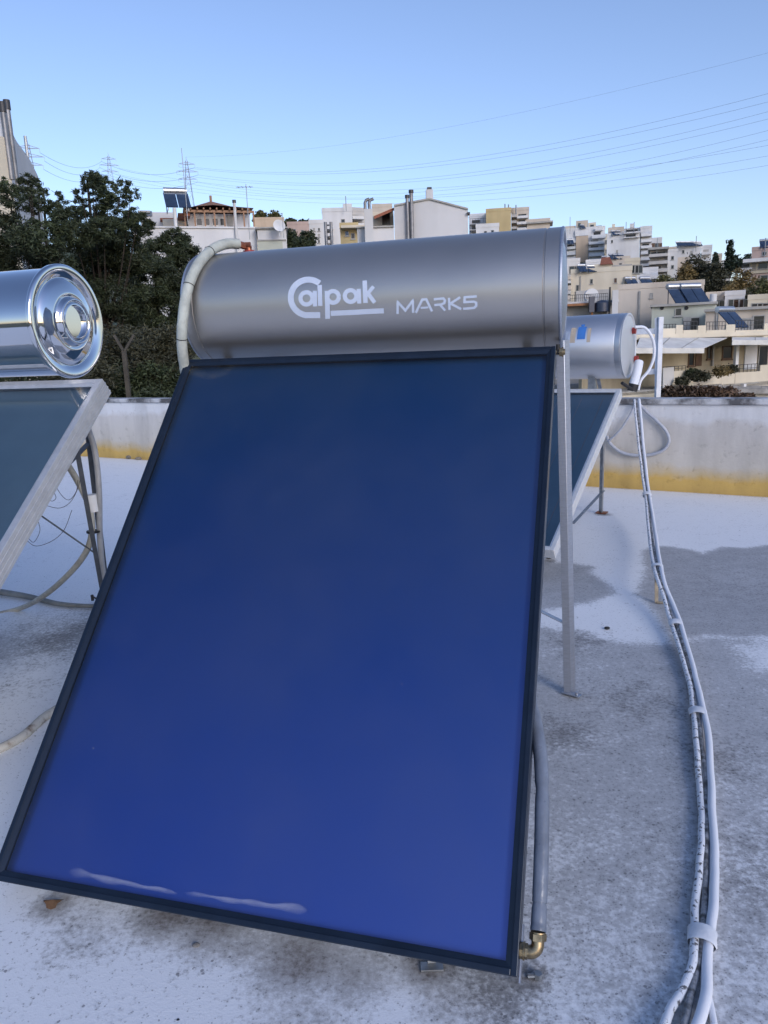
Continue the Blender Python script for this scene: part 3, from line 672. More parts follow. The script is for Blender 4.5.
def pebble(px,py,r,m_,name,label,cat,grp=None):
    c=ground(px,py,r*.4); bb=MB(); vs=[];n=8
    for i in range(1,4):
        for k in range(n):
            ph=PI*i/4; a_=2*PI*k/n; rr=r*(1+.25*noise.noise(V((px+i,k,py))))
            vs.append(c+V((math.sin(ph)*math.cos(a_)*rr*1.3,math.sin(ph)*math.sin(a_)*rr,math.cos(ph)*rr*.6)))
    vs+= [c+V((0,0,r*.6)),c-V((0,0,r*.5))]
    fs=[(i*n+k,(i+1)*n+k,(i+1)*n+(k+1)%n,i*n+(k+1)%n) for i in range(2) for k in range(n)]+[(24,k,(k+1)%n) for k in range(n)]+[(25,16+(k+1)%n,16+k) for k in range(n)]
    bb.add(vs,fs,True); o=bb.build(name,m_); tag(o,label,cat,grp); return o
M_peb=mat('grey_pebble',(.22,.21,.20),.8,0,.4,60)
pebble(196,945,.009,M_peb,'pebble','brownish pebble below the middle of the collector edge','pebble')
pebble(607,628,.014,M_dark,'debris_chip','small dark chip on the white patch behind the right leg','chip')
pebble(31,660,.006,M_dark,'debris_chip','tiny dark chip on the floor at the left edge','chip')
pebble(178,1020,.004,M_dark,'debris_chip','tiny dark chip at the bottom edge of the photo','chip')
b=MB(); p=ground(531,976,.006); b.tube([p+V((-.008,0,0)),p+V((.018,-.004,.004))],.006,8); b.tube([p+V((.018,-.004,-.003)),p+V((.018,-.004,.012))],.011,6); tag(b.build('anchor_bolt',M_galv),'loose steel anchor bolt by the big collector\'s lower right corner','bolt')
# rubble lumps at the foot of the wall
for i,(x,y,r_) in enumerate([(131,457,.07),(139,458.5,.05)]): pebble(x,y,r_,mat('mortar_lump',(.25,.22,.18),.9,0,.4,30),'mortar_lump','brown mortar lump at the foot of the parapet, '+('larger of the two' if i==0 else 'smaller of the two'),'lump','mortar lumps')

# ================================================================== TERRAIN
def sst(a,b,x): t=np.clip((x-a)/(b-a),0,1); return t*t*(3-2*t)
def zt(x,y):
    amp=46-.09*np.clip(np.asarray(x,float),-150,200)
    return -10+sst(60,330,np.asarray(y,float))*amp+1.2*np.sin(np.asarray(x)*.031+1)*sst(90,200,np.asarray(y,float))-sst(500,2500,np.asarray(y,float))*30+13*sst(35,75,np.asarray(y,float))*(1-sst(5,30,np.asarray(x,float)))*(1-sst(110,240,np.asarray(y,float)))
def make_terrain():
    xs=np.concatenate([np.arange(-4000,-400,300),np.arange(-400,401,8),np.arange(700,4001,300)]); ys=np.concatenate([np.arange(-3000,-200,400),np.arange(-200,700,8),np.arange(700,5000,300)])
    X,Y=np.meshgrid(xs,ys); Z=zt(X,Y); ny,nx=X.shape
    co=np.stack([X,Y,Z],-1).reshape(-1,3); idx=np.arange(ny*nx).reshape(ny,nx)
    q=np.stack([idx[:-1,:-1],idx[:-1,1:],idx[1:,1:],idx[1:,:-1]],-1).reshape(-1,4)
    me=bpy.data.meshes.new('terrain'); me.from_pydata(co.tolist(),[],q.tolist())
    me.polygons.foreach_set('use_smooth',np.ones(len(q),bool))
    o=bpy.data.objects.new('terrain',me); C.objects.link(o); struct(o)
    me.materials.append(mat('scrub_hillside',(.14,.13,.085),.95,0,.5,.05,col2=(.06,.08,.04),lo=.4,hi=.6))
make_terrain()

# ================================================================== BUILDINGS
W_=lambda n,c,**k: stained_wall(n,c,**k)
M_wh=W_('white_render',(.74,.75,.77),stain=.16,scale=.12); M_wh2=W_('bluish_white_render',(.70,.71,.74),stain=.12,scale=.1)
M_cr=W_('cream_render',(.72,.66,.54),stain=.15,scale=.15); M_be=W_('beige_render',(.66,.59,.51),stain=.18,scale=.12)
M_tan=W_('tan_render',(.58,.46,.35),stain=.15,scale=.12); M_ye=W_('yellow_render',(.58,.47,.26),stain=.12,scale=.12)
M_gr=W_('grey_render',(.54,.53,.52),stain=.18,scale=.12); M_pk=W_('pinkish_render',(.52,.40,.36),stain=.15,scale=.15)
M_pg=W_('pale_green_render',(.50,.53,.47),stain=.12,scale=.2)
M_slab=mat('concrete_slab',(.42,.41,.39),.85,0,.25,1.5)
M_open=mat('shaded_glass_door',(.035,.035,.04),.25,0,.5,.8)
M_shut=mat('grey_shutter',(.40,.39,.37),.7,0,.2,3)
M_brd=mat('brown_shutter',(.14,.08,.05),.7,0,.3,3)
M_awn=mat('canvas_awning',(.70,.69,.66),.8,0,.2,1.2)
M_blu=mat('blue_collector_glass',(.05,.08,.14),.15,.2,.3,1)
M_ral=mat('dark_railing',(.06,.06,.065),.5,.3,.2,4)

class Bd:
    """building placed by two facade corners; local u along facade, v outwards, z up"""
    def __init__(s,name,label,cat,xL,xR,YL,YR,ytop,D,m,group=None,ztop=None,base=None,body='wall',roofm=None,par=True,keep=False,rot=0):
        a=at(xL,ytop,YL); b_=at(xR,ytop,YR)
        if not keep:
            d=ray((xL+xR)/2,ytop); A=math.atan2(d.x,d.y)+math.radians(rot); nd=V((math.sin(A),math.cos(A),0)); b_=on_plane(xR,ytop,a,nd)
        s.zt=a.z if ztop is None else ztop
        s.P=V((a.x,a.y,0)); s.U=V((b_.x-a.x,b_.y-a.y,0)); s.W=s.U.length; s.U.normalize(); s.N=V((s.U.y,-s.U.x,0))
        if s.N.y>0: s.N=-s.N
        c=s.P+s.U*s.W/2-s.N*D/2
        s.zb=(float(min(zt(s.P.x,s.P.y),zt(b_.x,b_.y),zt(c.x,c.y)))-1.0) if base is None else base
        s.D=D; s.root=thing(name,label,cat,(c.x,c.y,s.zb),group); s.m=m
        bb=MB(); bb.fbox(s.P,s.U,s.N,Zu,0,s.W,-D,0,s.zb,s.zt); s.body=bb.build(body,m,s.root)
        if par: # roof parapet
            bb=MB(); t=.18;h=.55
            bb.fbox(s.P,s.U,s.N,Zu,-.05,s.W+.05,-t,.05,s.zt+.003,s.zt+h); bb.fbox(s.P,s.U,s.N,Zu,-.05,s.W+.05,-D-.05,-D+t,s.zt+.003,s.zt+h)
            bb.fbox(s.P,s.U,s.N,Zu,-.05,t,-D+t,-t,s.zt+.003,s.zt+h); bb.fbox(s.P,s.U,s.N,Zu,s.W-t,s.W+.05,-D+t,-t,s.zt+.003,s.zt+h)
            bb.build('roof',roofm or m,s.root)
    def uz(s,x,y,v=0):
        p=on_plane(x,y,s.P+s.N*v,s.N); return (p-s.P).dot(s.U),p.z
    def px(s,name,x0,y0,x1,y1,v0,v1,m,parent=None,bevel=0):
        ym=(y0+y1)/2; xm=(x0+x1)/2; v=v1
        u0=s.uz(x0,ym,v)[0]; u1=s.uz(x1,ym,v)[0]; z1=s.uz(xm,y0,v)[1]; z0=s.uz(xm,y1,v)[1]
        bb=MB(); bb.fbox(s.P,s.U,s.N,Zu,u0,u1,v0,v1,z0,z1); return bb.build(name,m,parent or s.root,s.root,bevel=bevel)
    def lb(s,name,u0,u1,v0,v1,z0,z1,m,parent=None):
        bb=MB(); bb.fbox(s.P,s.U,s.N,Zu,u0,u1,v0,v1,z0,z1); return bb.build(name,m,parent or s.root,s.root)
    def window(s,x0,y0,x1,y1,m=None,fr=None,v=.0,name='window'):
        ym=(y0+y1)/2; xm=(x0+x1)/2
        u0=s.uz(x0,ym,v)[0]; u1=s.uz(x1,ym,v)[0]; z1=s.uz(xm,y0,v)[1]; z0=s.uz(xm,y1,v)[1]
        bb=MB(); t=min(.08,(u1-u0)*.12)
        bb.cur=1; bb.fbox(s.P,s.U,s.N,Zu,u0+t,u1-t,v-.02,v+.012,z0+t,z1-t)
        bb.cur=0
        for (a,b_,c,d) in ((u0,u0+t,z0,z1),(u1-t,u1,z0,z1),(u0+t,u1-t,z0,z0+t),(u0+t,u1-t,z1-t,z1)): bb.fbox(s.P,s.U,s.N,Zu,a,b_,v-.02,v+.05,c,d)
        bb.fbox(s.P,s.U,s.N,Zu,u0-.08,u1+.08,v,v+.12,z0-.09,z0-.003)
        return bb.build(name,[fr or M_shut,m or M_glassdark],s.root)
    def balcony(s,x0,ytop,x1,ybot,out=1.3,m=None,rail=False,op=True,v=0,awn=False):
        """storey strip between two picture heights: deep door opening, slab, front parapet"""
        ym=(ytop+ybot)/2; xm=(x0+x1)/2
        u0=s.uz(x0,ym,v+out)[0]; u1=s.uz(x1,ym,v+out)[0]; z1=s.uz(xm,ytop,v+out)[1]; z0=s.uz(xm,ybot,v+out)[1]; h=z1-z0
        m=m or s.m
        o=MB(); o.cur=0; o.fbox(s.P,s.U,s.N,Zu,u0,u1,v+.002,v+out,z0,z0+.16)
        if rail:
            o.cur=1; n=max(3,int((u1-u0)/.5)); o.fbox(s.P,s.U,s.N,Zu,u0,u1,v+out-.06,v+out-.01,z0+.98,z0+1.04)
            for k in range(n+1): uu=u0+(u1-u0-.04)*k/n; o.fbox(s.P,s.U,s.N,Zu,uu,uu+.04,v+out-.05,v+out-.02,z0+.163,z0+.977)
        else:
            o.fbox(s.P,s.U,s.N,Zu,u0,u1,v+out-.12,v+out,z0+.163,z0+min(1.0,h*.42))
            o.fbox(s.P,s.U,s.N,Zu,u0,u0+.12,v+.002,v+out-.123,z0+.163,z0+min(1.0,h*.42)); o.fbox(s.P,s.U,s.N,Zu,u1-.12,u1,v+.002,v+out-.123,z0+.163,z0+min(1.0,h*.42))
        bl=o.build('balcony',[m,M_ral],s.root)
        if op:
            w_=u1-u0; d=MB(); n=max(1,int(round(w_/3.0)))
            for k in range(n):
                a=u0+w_*(k+.12)/n; c=u0+w_*(k+.12+random.choice([.5,.62,.74]))/n; d.cur=random.choice([0,0,1]); d.fbox(s.P,s.U,s.N,Zu,a,c,v-.02,v+.015,z0+.17,z0+min(2.3,h*.85))
            d.build('balcony_door',[M_open,M_shut],s.root)
        if awn:
            zz=z1-.1; a=s.P+s.U*u0+s.N*(v+.02)+Zu*zz; c=s.P+s.U*u1+s.N*(v+.02)+Zu*zz; e_=s.N*out*.95-Zu*.75
            bb=MB(); tck=Zu*.03; bb.box8([a,c,c+e_,a+e_,a+tck,c+tck,c+e_+tck,a+e_+tck]); bb.build('awning',M_awn,s.root)
        return bl
    def stack(s,x0,x1,ys,out=1.3,m=None,rail=False,awn=None):
        for k in range(len(ys)-1): s.balcony(x0,ys[k],x1,ys[k+1],out,m,rail,awn=bool(awn and random.random()<awn))
    def top(s): return s.zt

def antenna(x,ytop,ybot,Y,label,r=.03,arms=True,name='antenna'):
    p0=at(x,ybot,Y); p1=at(x-(ybot-ytop)*.04,ytop,Y); p1=V((p0.x,p0.y,p1.z))
    b=MB(); b.tube([p0-Zu*1.0,p1],r,6)
    if arms:
        for k in range(4): z=p1.z-.25-.0*k; b.bar(V((p0.x-.7+.35*k,p0.y-.35,z)),V((p0.x-.7+.35*k,p0.y+.35,z)),r,r)
        b.bar(V((p0.x-.9,p0.y,p1.z-.25)),V((p0.x+.6,p0.y,p1.z-.25)),r*1.2,r*1.2)
    return tag(b.build(name,M_galv,off=p0),label,'antenna')

# roof solar heaters: one template then copies
def roof_heater_proto():
    r=thing('roof_solar_heater','proto','solar water heater',(0,0,0))
    b=MB(); th=math.radians(42); Wd=V((0,math.cos(th),math.sin(th))); Nn=V((0,-math.sin(th),math.cos(th)))
    b.fbox(V((-1.0,0,.25)),V((1,0,0)),Wd,Nn,0,.97,0,2,0,.08); b.fbox(V((.03,0,.25)),V((1,0,0)),Wd,Nn,0,.97,0,2,0,.08); b.build('collector',M_blu,r)
    b=MB(); b.lathe(V((-.95,1.65,1.85)),V((1,0,0)),[(0,.01),(.02,.26),(1.88,.26),(1.9,.01)],n=20); b.build('tank',mat('far_tank_metal',(.55,.57,.6),.35,.8,.1,2),r,sharp=30)
    b=MB()
    for x in (-.8,.8): b.bar(V((x,1.65,0)),V((x,1.65,1.6)),.06,.06); b.bar(V((x,.1,.28)),V((x,1.65,.05)),.05,.05); b.bar(V((x,.05,0)),V((x,.05,.3)),.05,.05)
    b.build('stand',M_galv,r); return r
RH=None
def heater(x,y,Y,label,rz=0,sc=1,group=None,zfix=None):
    """x,y: picture position of the stand foot"""
    global RH
    if RH is None: RH=roof_heater_proto(); o=RH
    else: o=copy_tree(RH)
    p=at(x,y,Y); o.location=p if zfix is None else (p.x,p.y,zfix); o.rotation_euler=(0,0,math.radians(rz)); o.scale=(sc,sc,sc)
    o['label']=label
    if 'group' in o: del o['group']
    o['group']=group or 'solar heaters on the far roofs'
    return o

# ---------------- right: terrace house across the street
T=Bd('terrace_house','cream two-storey house with stepped terrace parapets and a long white awning','house',610,800,46.5,54,394,12,M_cr,par=False,keep=True)
T.lb('ground_floor',-.0,T.W,-12.0,-.02,T.zt+.003,T.zt+.006,M_slab)
M_shade=W_('ochre_recess_wall',(.46,.40,.29),stain=.2,scale=.5)
zl=T.uz(700,386)[1]; zu=T.uz(700,337.5)[1]; 
T.lb('wall',0,T.W,-2.9,-2.6,zl,zu-.02,M_shade)
T.lb('balcony_floor',0,T.W,-2.59,.0,zl-.25,zl,M_slab)
T.lb('roof_slab',0,T.W,-11,.25,zu,zu+.28,M_cr)
for (x0,y0,x1,y1) in ((688,352,694,366),(707,346,711,359),(722,346,732,359)): T.window(x0,y0,x1,y1,v=-2.59,fr=M_brd)
T.px('door',696,351,702,366,-2.59,-2.52,M_brd); T.px('door',745,345,757,369,-2.59,-2.5,M_wh)
T.window(758,345,770,370,v=-2.55); T.px('drainpipe',713,340,714.5,366,-2.59,-2.45,M_shut)
T.px('column',736,340,739,372,-.5,-.3,M_wh)
# lower balcony parapet, stepped
for nme,x0,y0,x1,y1 in (('parapet',663,371,688,384),('parapet',688.3,377,721.7,385),('parapet',722,368,735,385),('parapet',735.3,372,759.7,383),('parapet',760,364,800,382)):
    T.px(nme,x0,y0,x1,y1,-.14,.0,M_cr)
for nme,x0,y0,x1,y1 in (('parapet',620,329,675.5,337),('parapet',676,325,683,337),('parapet',683.3,330,697.7,337),('parapet',698,325.5,706,337),('parapet',706.3,330,725.7,337),('parapet',726,324.5,735,337),('parapet',735.3,330,763.7,336.8),('parapet',764,323,800,336.6)):
    T.px(nme,x0,y0,x1,y1,.0,.14,M_cr)
def railing(T,x0,x1,ytop,ybot,v,n):
    u0,z1=T.uz(x0,ytop,v); u1,_=T.uz(x1,ytop,v); z0=T.uz((x0+x1)/2,ybot,v)[1]; z1=T.uz((x0+x1)/2,ytop,v)[1]
    b=MB(); b.fbox(T.P,T.U,T.N,Zu,u0,u1,v-.02,v+.02,z1-.04,z1); b.fbox(T.P,T.U,T.N,Zu,u0,u1,v-.015,v+.015,(z0+z1)/2-.02,(z0+z1)/2+.01)
    for k in range(n+1): uu=u0+(u1-u0-.03)*k/n; b.fbox(T.P,T.U,T.N,Zu,uu,uu+.03,v-.012,v+.012,z0,z1-.042)
    return b.build('railing',M_ral,T.root)
for a in ((663,676,324,330),(683.5,697.5,321,330),(706.5,725.5,321.5,330),(735.5,763.5,320,330)): railing(T,a[0],a[1],a[2],a[3],.07,int((a[1]-a[0])/3))
for a in ((736,759,364,372),(663,686,366,371)): railing(T,a[0],a[1],a[2],a[3],-.07,6)
# awning
def slanted(T,name,x0,x1,ytop,v0,yb0,v1,m,xb0=None,xb1=None):
    a=T.P+T.U*T.uz(x0,ytop,v0)[0]+T.N*v0+Zu*T.uz(x0,ytop,v0)[1]; b_=T.P+T.U*T.uz(x1,ytop,v0)[0]+T.N*v0+Zu*T.uz(x1,ytop,v0)[1]
    c=T.P+T.U*T.uz(xb1 or x1,yb0,v1)[0]+T.N*v1+Zu*T.uz(xb1 or x1,yb0,v1)[1]; d=T.P+T.U*T.uz(xb0 or x0,yb0,v1)[0]+T.N*v1+Zu*T.uz(xb0 or x0,yb0,v1)[1]
    b=MB(); k=Zu*.03; b.box8([a,b_,c,d,a+k,b_+k,c+k,d+k]); o=b.build(name,m,T.root)
    b=MB(); b.box8([d-Zu*.28,c-Zu*.28,c-Zu*.28+T.N*.03,d-Zu*.28+T.N*.03,d-Zu*.003,c-Zu*.003,c-Zu*.003+T.N*.03,d-Zu*.003+T.N*.03]); b.build('valance',m,o,T.root)
    for f_ in (.33,.66):
        b=MB(); p=a.lerp(b_,f_);q=d.lerp(c,f_); b.bar(p+Zu*.035,q+Zu*.035,.05,.03); b.build('seam',M_shut,o,T.root)
    return o
slanted(T,'awning',640,727,338.2,.30,348.5,2.3,M_awn,636,704)
slanted(T,'awning',732,800,337.6,.30,340.5,1.2,M_awn)
slanted(T,'awning',682,800,386,.02,389.5,.8,mat('dirty_grey_canvas',(.34,.33,.32),.9,0,.35,2),680,800)
T.px('white_panel',748,388,800,400,.02,.06,M_wh2); T.px('door',732,386,743,400,.02,.05,M_pg); T.px('post',743.5,384,746,400,.03,.25,M_wh)
# slanted white canvas at its left
b=MB(); q=[T.P+T.U*T.uz(x,y,.6)[0]+T.N*.6+Zu*T.uz(x,y,.6)[1] for x,y in ((663,396),(666,398),(674,380),(674,367),(663,368))]
b.add([v_ for v_ in q]+[v_-T.N*.05 for v_ in q],[(0,1,2,3,4),(9,8,7,6,5)]+[(i,i+5,(i+1)%5+5,(i+1)%5) for i in range(5)]); b.build('canvas_screen',M_wh,T.root)

# ---------------- roofscape on the terrace house
rr=T.zt
R9=Bd('rooftop_hut','flat beige rooftop hut behind the terrace railing with red clutter on top','hut',706,790,58,60,309,8,M_be,base=-1,par=False)
R9.px('roof',704,307,795,309.5,-7,.3,M_slab); R9.window(742,318,752,330,m=M_shut); R9.window(752.5,315,765,330)
R9.px('pipe',716,310,717.5,330,.0,.1,M_shut)
heater(740,331,52,'heater with dark collector standing behind the terrace railing',rz=25,sc=.8)
R8=Bd('green_white_house','low pale green house with two round vents and one barred window','house',652,716,66,68,305,17,M_pg,par=False)
R8.px('roof',650,303,718,305.4,-16.5,.3,M_slab); R8.window(675,308,682,316)
for x in (662,686.5):
    u,z=R8.uz(x,308); c=R8.P+R8.U*u+Zu*z; b=MB(); b.tube([c-R8.N*.02,c+R8.N*.06],.16,12); b.build('vent',M_dark,R8.root)
R8.window(690,317,700,331,m=M_open); R8.px('shutter',683,317,690,331,.0,.08,M_shut)
cy=at(713,303,66); b=MB(); b.tube([V((cy.x,cy.y,cy.z-2)),V((cy.x,cy.y,at(713,294,66).z))],.28,10); b.build('chimney',M_wh,R8.root)
R7=Bd('long_beige_building','long blank beige building with pale coping and drainpipe','building',618,704,84,88,290,12,M_be,par=True)
R7.px('drainpipe',638.4,291,640.2,330,.0,.15,M_shut)
heater(687,305,76,'left of the two big tilted solar heaters on the beige building',rz=10,zfix=R8.zt+.1,sc=1.15,group='big heaters on the beige building')
heater(700,304,76,'right of the two big tilted solar heaters on the beige building',rz=10,zfix=R8.zt+.1,sc=1.15,group='big heaters on the beige building')
b=MB(); p=at(674,305,70); b.box(p.x-1.3,p.x+1.3,p.y-.5,p.y+.5,p.z-1.5,p.z); tag(b.build('roof_canopy',mat('dull_red_metal',(.30,.08,.06),.6),off=p),'flat dull red canopy beside the solar heaters','canopy')
# ---------------- building with terrace (behind right drum)
R11=Bd('balcony_house','grey-white house with blue tank terrace and rust orange beam','house',556,617,70,70,303,10,M_gr,par=False)
R11.px('roof_slab',556,301,619,303.5,-9,.8,M_wh2)
R11.px('beam',556,303.6,593,306,.9,1.2,mat('rust_beam',(.36,.17,.08),.8)); R11.px('beam',591,304,593,322,.9,1.2,_m['rust_beam'])
R11.px('corner_pillar',612,290,618,330,.8,1.6,M_wh2); R11.px('pole',608.5,287,610.5,330,.9,1.1,M_ral)
R11.window(602,308,607,326); R11.window(595,308,600,326,m=M_shut)
railing(R11,570,608,294,301,.7,18)
b=MB(); p=at(602,300,68); b.lathe(p-Zu*1.0,Zu,[(0,.01),(.02,.62),(.75,.62),(.95,.35),(1.0,.01)],n=20); b.box(p.x-1.2,p.x-.75,p.y-.4,p.y-.1,p.z-1,p.z+.3); tag(b.build('water_tank',mat('dark_blue_plastic',(.035,.05,.09),.4),off=p),'dark blue water tank on the grey-white house terrace','tank')
b=MB(); p=at(591,296,69); b.tube([p-V((0,.3,0)),p+V((0,.1,0))],.62,20); b.tube([p-Zu*1,p+V((0,.1,0))],.05,6); tag(b.build('satellite_dish',M_wh,off=p),'round white satellite dish beside the blue water tank','satellite dish')
R6=Bd('cream_house','cream flat-roofed house with small red tiled roof room','house',571,632,98,100,274,14,M_cr,par=True)
R6.stack(556,571,[270,280,290,300],1.2,M_be)
R6.px('wall',590,264,612,273.5,-8,-3,M_cr); 
b=MB(); e0=R6.P+R6.U*R6.uz(600,264,-3)[0]-R6.N*3+Zu*R6.uz(600,265,-3)[1]; wv=R6.U*R6.uz(613,264,-3)[0]-R6.U*R6.uz(600,264,-3)[0]
b.box8([e0+R6.N*.4,e0+wv+R6.N*.4,e0+wv-R6.N*4,e0-R6.N*4]+[e0+wv*.1-R6.N*1.2+Zu*1.0,e0+wv*.75-R6.N*1.2+Zu*1.0,e0+wv*.75-R6.N*3+Zu*1.0,e0+wv*.1-R6.N*3+Zu*1.0]); b.build('tiled_roof',M_tile,R6.root)
R6.px('roof_room',613,266,630,274,-9,-4,M_open); R6.px('roof_slab',612,264.5,632,266,-9.5,-3,M_slab); R6.window(602,268,607,273,v=-3)
R6.px('drainpipe',580,276,581,300,0,.12,M_shut); R6.window(576,285,579,292); R6.px('grey_wall',576,290,610,302,.1,.2,M_gr)
heater(584,273,97,'heater on the left end of the cream house roof',sc=.55,rz=10); heater(593,273,97,'second heater from the left on the cream house roof',rz=8,sc=.5)
# ---------------- hill apartment blocks, right
def windows_grid(b,xs,ys,w_,h,m=None):
    for x in xs:
        for y in ys: b.window(x,y,x+w_,y+h,m=random.choice([M_glassdark,M_shut,M_open]) if m is None else m)
B1=Bd('apartment_block','tall beige and white stepped apartment block nearest the big tank end','apartment block',564,605,205,210,231,16,M_wh,par=True)
B1.px('side_wall',576,236,588,262,.0,.5,M_tan); B1.px('side_wall',575,230,588,235.8,.0,.5,M_wh)
B1.stack(566,575.5,[237,243,249,255,261,267,273],1.3,M_wh,awn=.2); B1.stack(589,604,[238,244,250,256,262,268],1.4,M_wh,awn=.5)
B1.stack(592,606,[230,238],1.2,M_wh); B1.px('penthouse',576,220.5,588,231,-8,-.6,M_be); B1.px('penthouse',588.3,222.5,596,231,-8,-.4,M_cr); B1.px('penthouse',565,226,575.5,231,-8,-1,M_be)
B1.window(578,223,581,227,v=-.6); B1.window(590,224.5,594,229,v=-.4)
B1.stack(595,603,[224,230.5],1.0,M_wh)
heater(584,229,203,'heater on the tan walled apartment block, highest on its roof',rz=20,sc=.6); heater(571,245,201,'heater on a balcony roof left of the tan wall',sc=.8)
B2=Bd('apartment_block','white apartment block with large blank side wall and balconies on its right','apartment block',607,640,190,192,236,15,M_wh,par=True)
B2.px('upper_storey',608,227,624,236,-9,-1,M_be); B2.px('upper_storey',624.3,228,641,236,-9,-2,M_wh)
B2.stack(624,640,[228,233,237.5],1.0,M_wh,rail=True)
B2b=Bd('apartment_block','balconied wing with awnings joined right of the blank white wall','apartment block',640.4,652,189,193,229,15,M_wh,par=True)
B2b.stack(641,652,[230,236,242,248,254,260,266,272],1.6,M_wh,awn=.6)
for i,(x,y,l) in enumerate(((616,236,'left'),(621,236,'middle'),(627,237,'right'))): heater(x,y,189,l+' one of three heaters atop the blank white wall',rz=15,sc=.7,group='three heaters atop the blank wall')
for i,(x,y,l) in enumerate(((607,262,'left'),(614,260,'second'),(618.5,260,'third'),(623.5,260,'right'))): heater(x,y,150,l+' heater of the row below the blank white wall',rz=20,sc=.6,group='heater row below the blank wall')
B2c=Bd('small_white_house','small pale house under the row of four heaters','house',603,630,151,152,260.5,10,M_be,par=True); B2c.window(619,263,622,267); B2c.window(609,264,612,268)
B3=Bd('terraced_block','dark shaded block of deep open balconies between white blocks','apartment block',650,668,170,172,249,14,M_gr,par=False)
B3.px('roof_slab',648,247,669,249.2,-10,2,M_slab); B3.stack(649,668,[249.5,256.5,264,272],2.2,M_gr); B3.stack(648,666,[272,279,287],2.6,M_wh,awn=.9)
B3b=Bd('small_white_house','narrow white house just right of the dark balconies','house',668,678,168,168,252,10,M_wh,par=True); B3b.window(671,256,674,260); B3b.window(671,265,674,269)
for i,(x,y,l) in enumerate(((635,289,'left'),(650,289,'right'))): heater(x,y,95,l+' heater just above the long beige building',rz=15,sc=.75,group='pair of heaters above the beige building')
B3c=Bd('small_white_house','low white house holding the pair of bluish heaters','house',626,664,97,98,289.5,9,M_wh,par=True)
B3c.window(643,290,648,294)
B3d=Bd('stepped_house','white stepped house with slanted awnings under the dark balconies','house',640,658,140,142,271,10,M_wh,par=True); B3d.stack(640,658,[271,279,287],1.8,M_wh,awn=1)
B4=Bd('white_block','boxy white building with a row of heaters along its roof edge','apartment block',677,701,180,181,246.5,12,M_wh2,par=True)
B4.px('side_wall',677,257,690,276,.0,.12,M_be); B4b=Bd('white_block_wing','windowed white wing right of the boxy white building','apartment block',701.3,712,179,184,248,12,M_wh,par=True)
B4b.stack(702,711,[248,254.5,261,268],1.0,M_wh)
for i in range(5): heater(680+i*5,246.5,178,'one of five heaters in the row on the boxy white building',rz=5,sc=.6,group='row of five heaters on the boxy white building')
B4c=Bd('small_grey_house','tiny pale house beside the cypress on the skyline','house',712.5,722,215,216,256,9,M_be,par=True); B4c.window(715,260,718,264)
B5=Bd('pink_block','pink and white block with a wide overhanging slab at the right edge','apartment block',752,800,118,120,251,14,M_pk,par=True,base=5)
B5.px('roof_slab',743,257,800,260.5,-6,2.5,M_wh); B5.window(762,251.5,767,255.5)
B5.px('lower_wall',750,261,800,272,-5,.6,M_cr); B5.window(758,262.5,768,269,v=.6); B5.window(752,262.5,756,270,v=.6,m=M_shut)
B5.stack(740,752,[262,272,282,292],1.5,M_wh2); B5.px('lower_wall',752.5,272.5,800,300,-5,.4,M_pk); B5.window(760,275,768,284,v=.4)
heater(766,249,117,'large dark heater on the pink block at the right edge',rz=-15,sc=.75)
# roof clutter: stair heads and tanks as parts of their blocks
for b_,lst in ((B1,((597,226.5,600,231),(571,228,573,231))),(B2,((630,223.5,634,227.5),(612,224,615,227))),(B2b,((643,226,647,229),)),(B4,((689,241,692,246.5),)),(B4b,((704,245,708,248),)),(B3b,((670,249.5,674,252),)),(R6,((622,270.5,627,274),))):
    for q_ in lst: b_.px('stair_head',*q_,-6,-2.5,random.choice([M_wh,M_be,M_cr]))
B2.window(611,240,613,243); B2.window(616,250,618,253,m=M_shut); B4.window(682,250,684.5,253.5); B4.window(690,251,692.5,254.5,m=M_shut); B1.window(581,240,583,243)
R7.window(650,293,653,298,m=M_shut); R6.window(590,279,593,284); R6.window(614,278,617,283,m=M_brd)
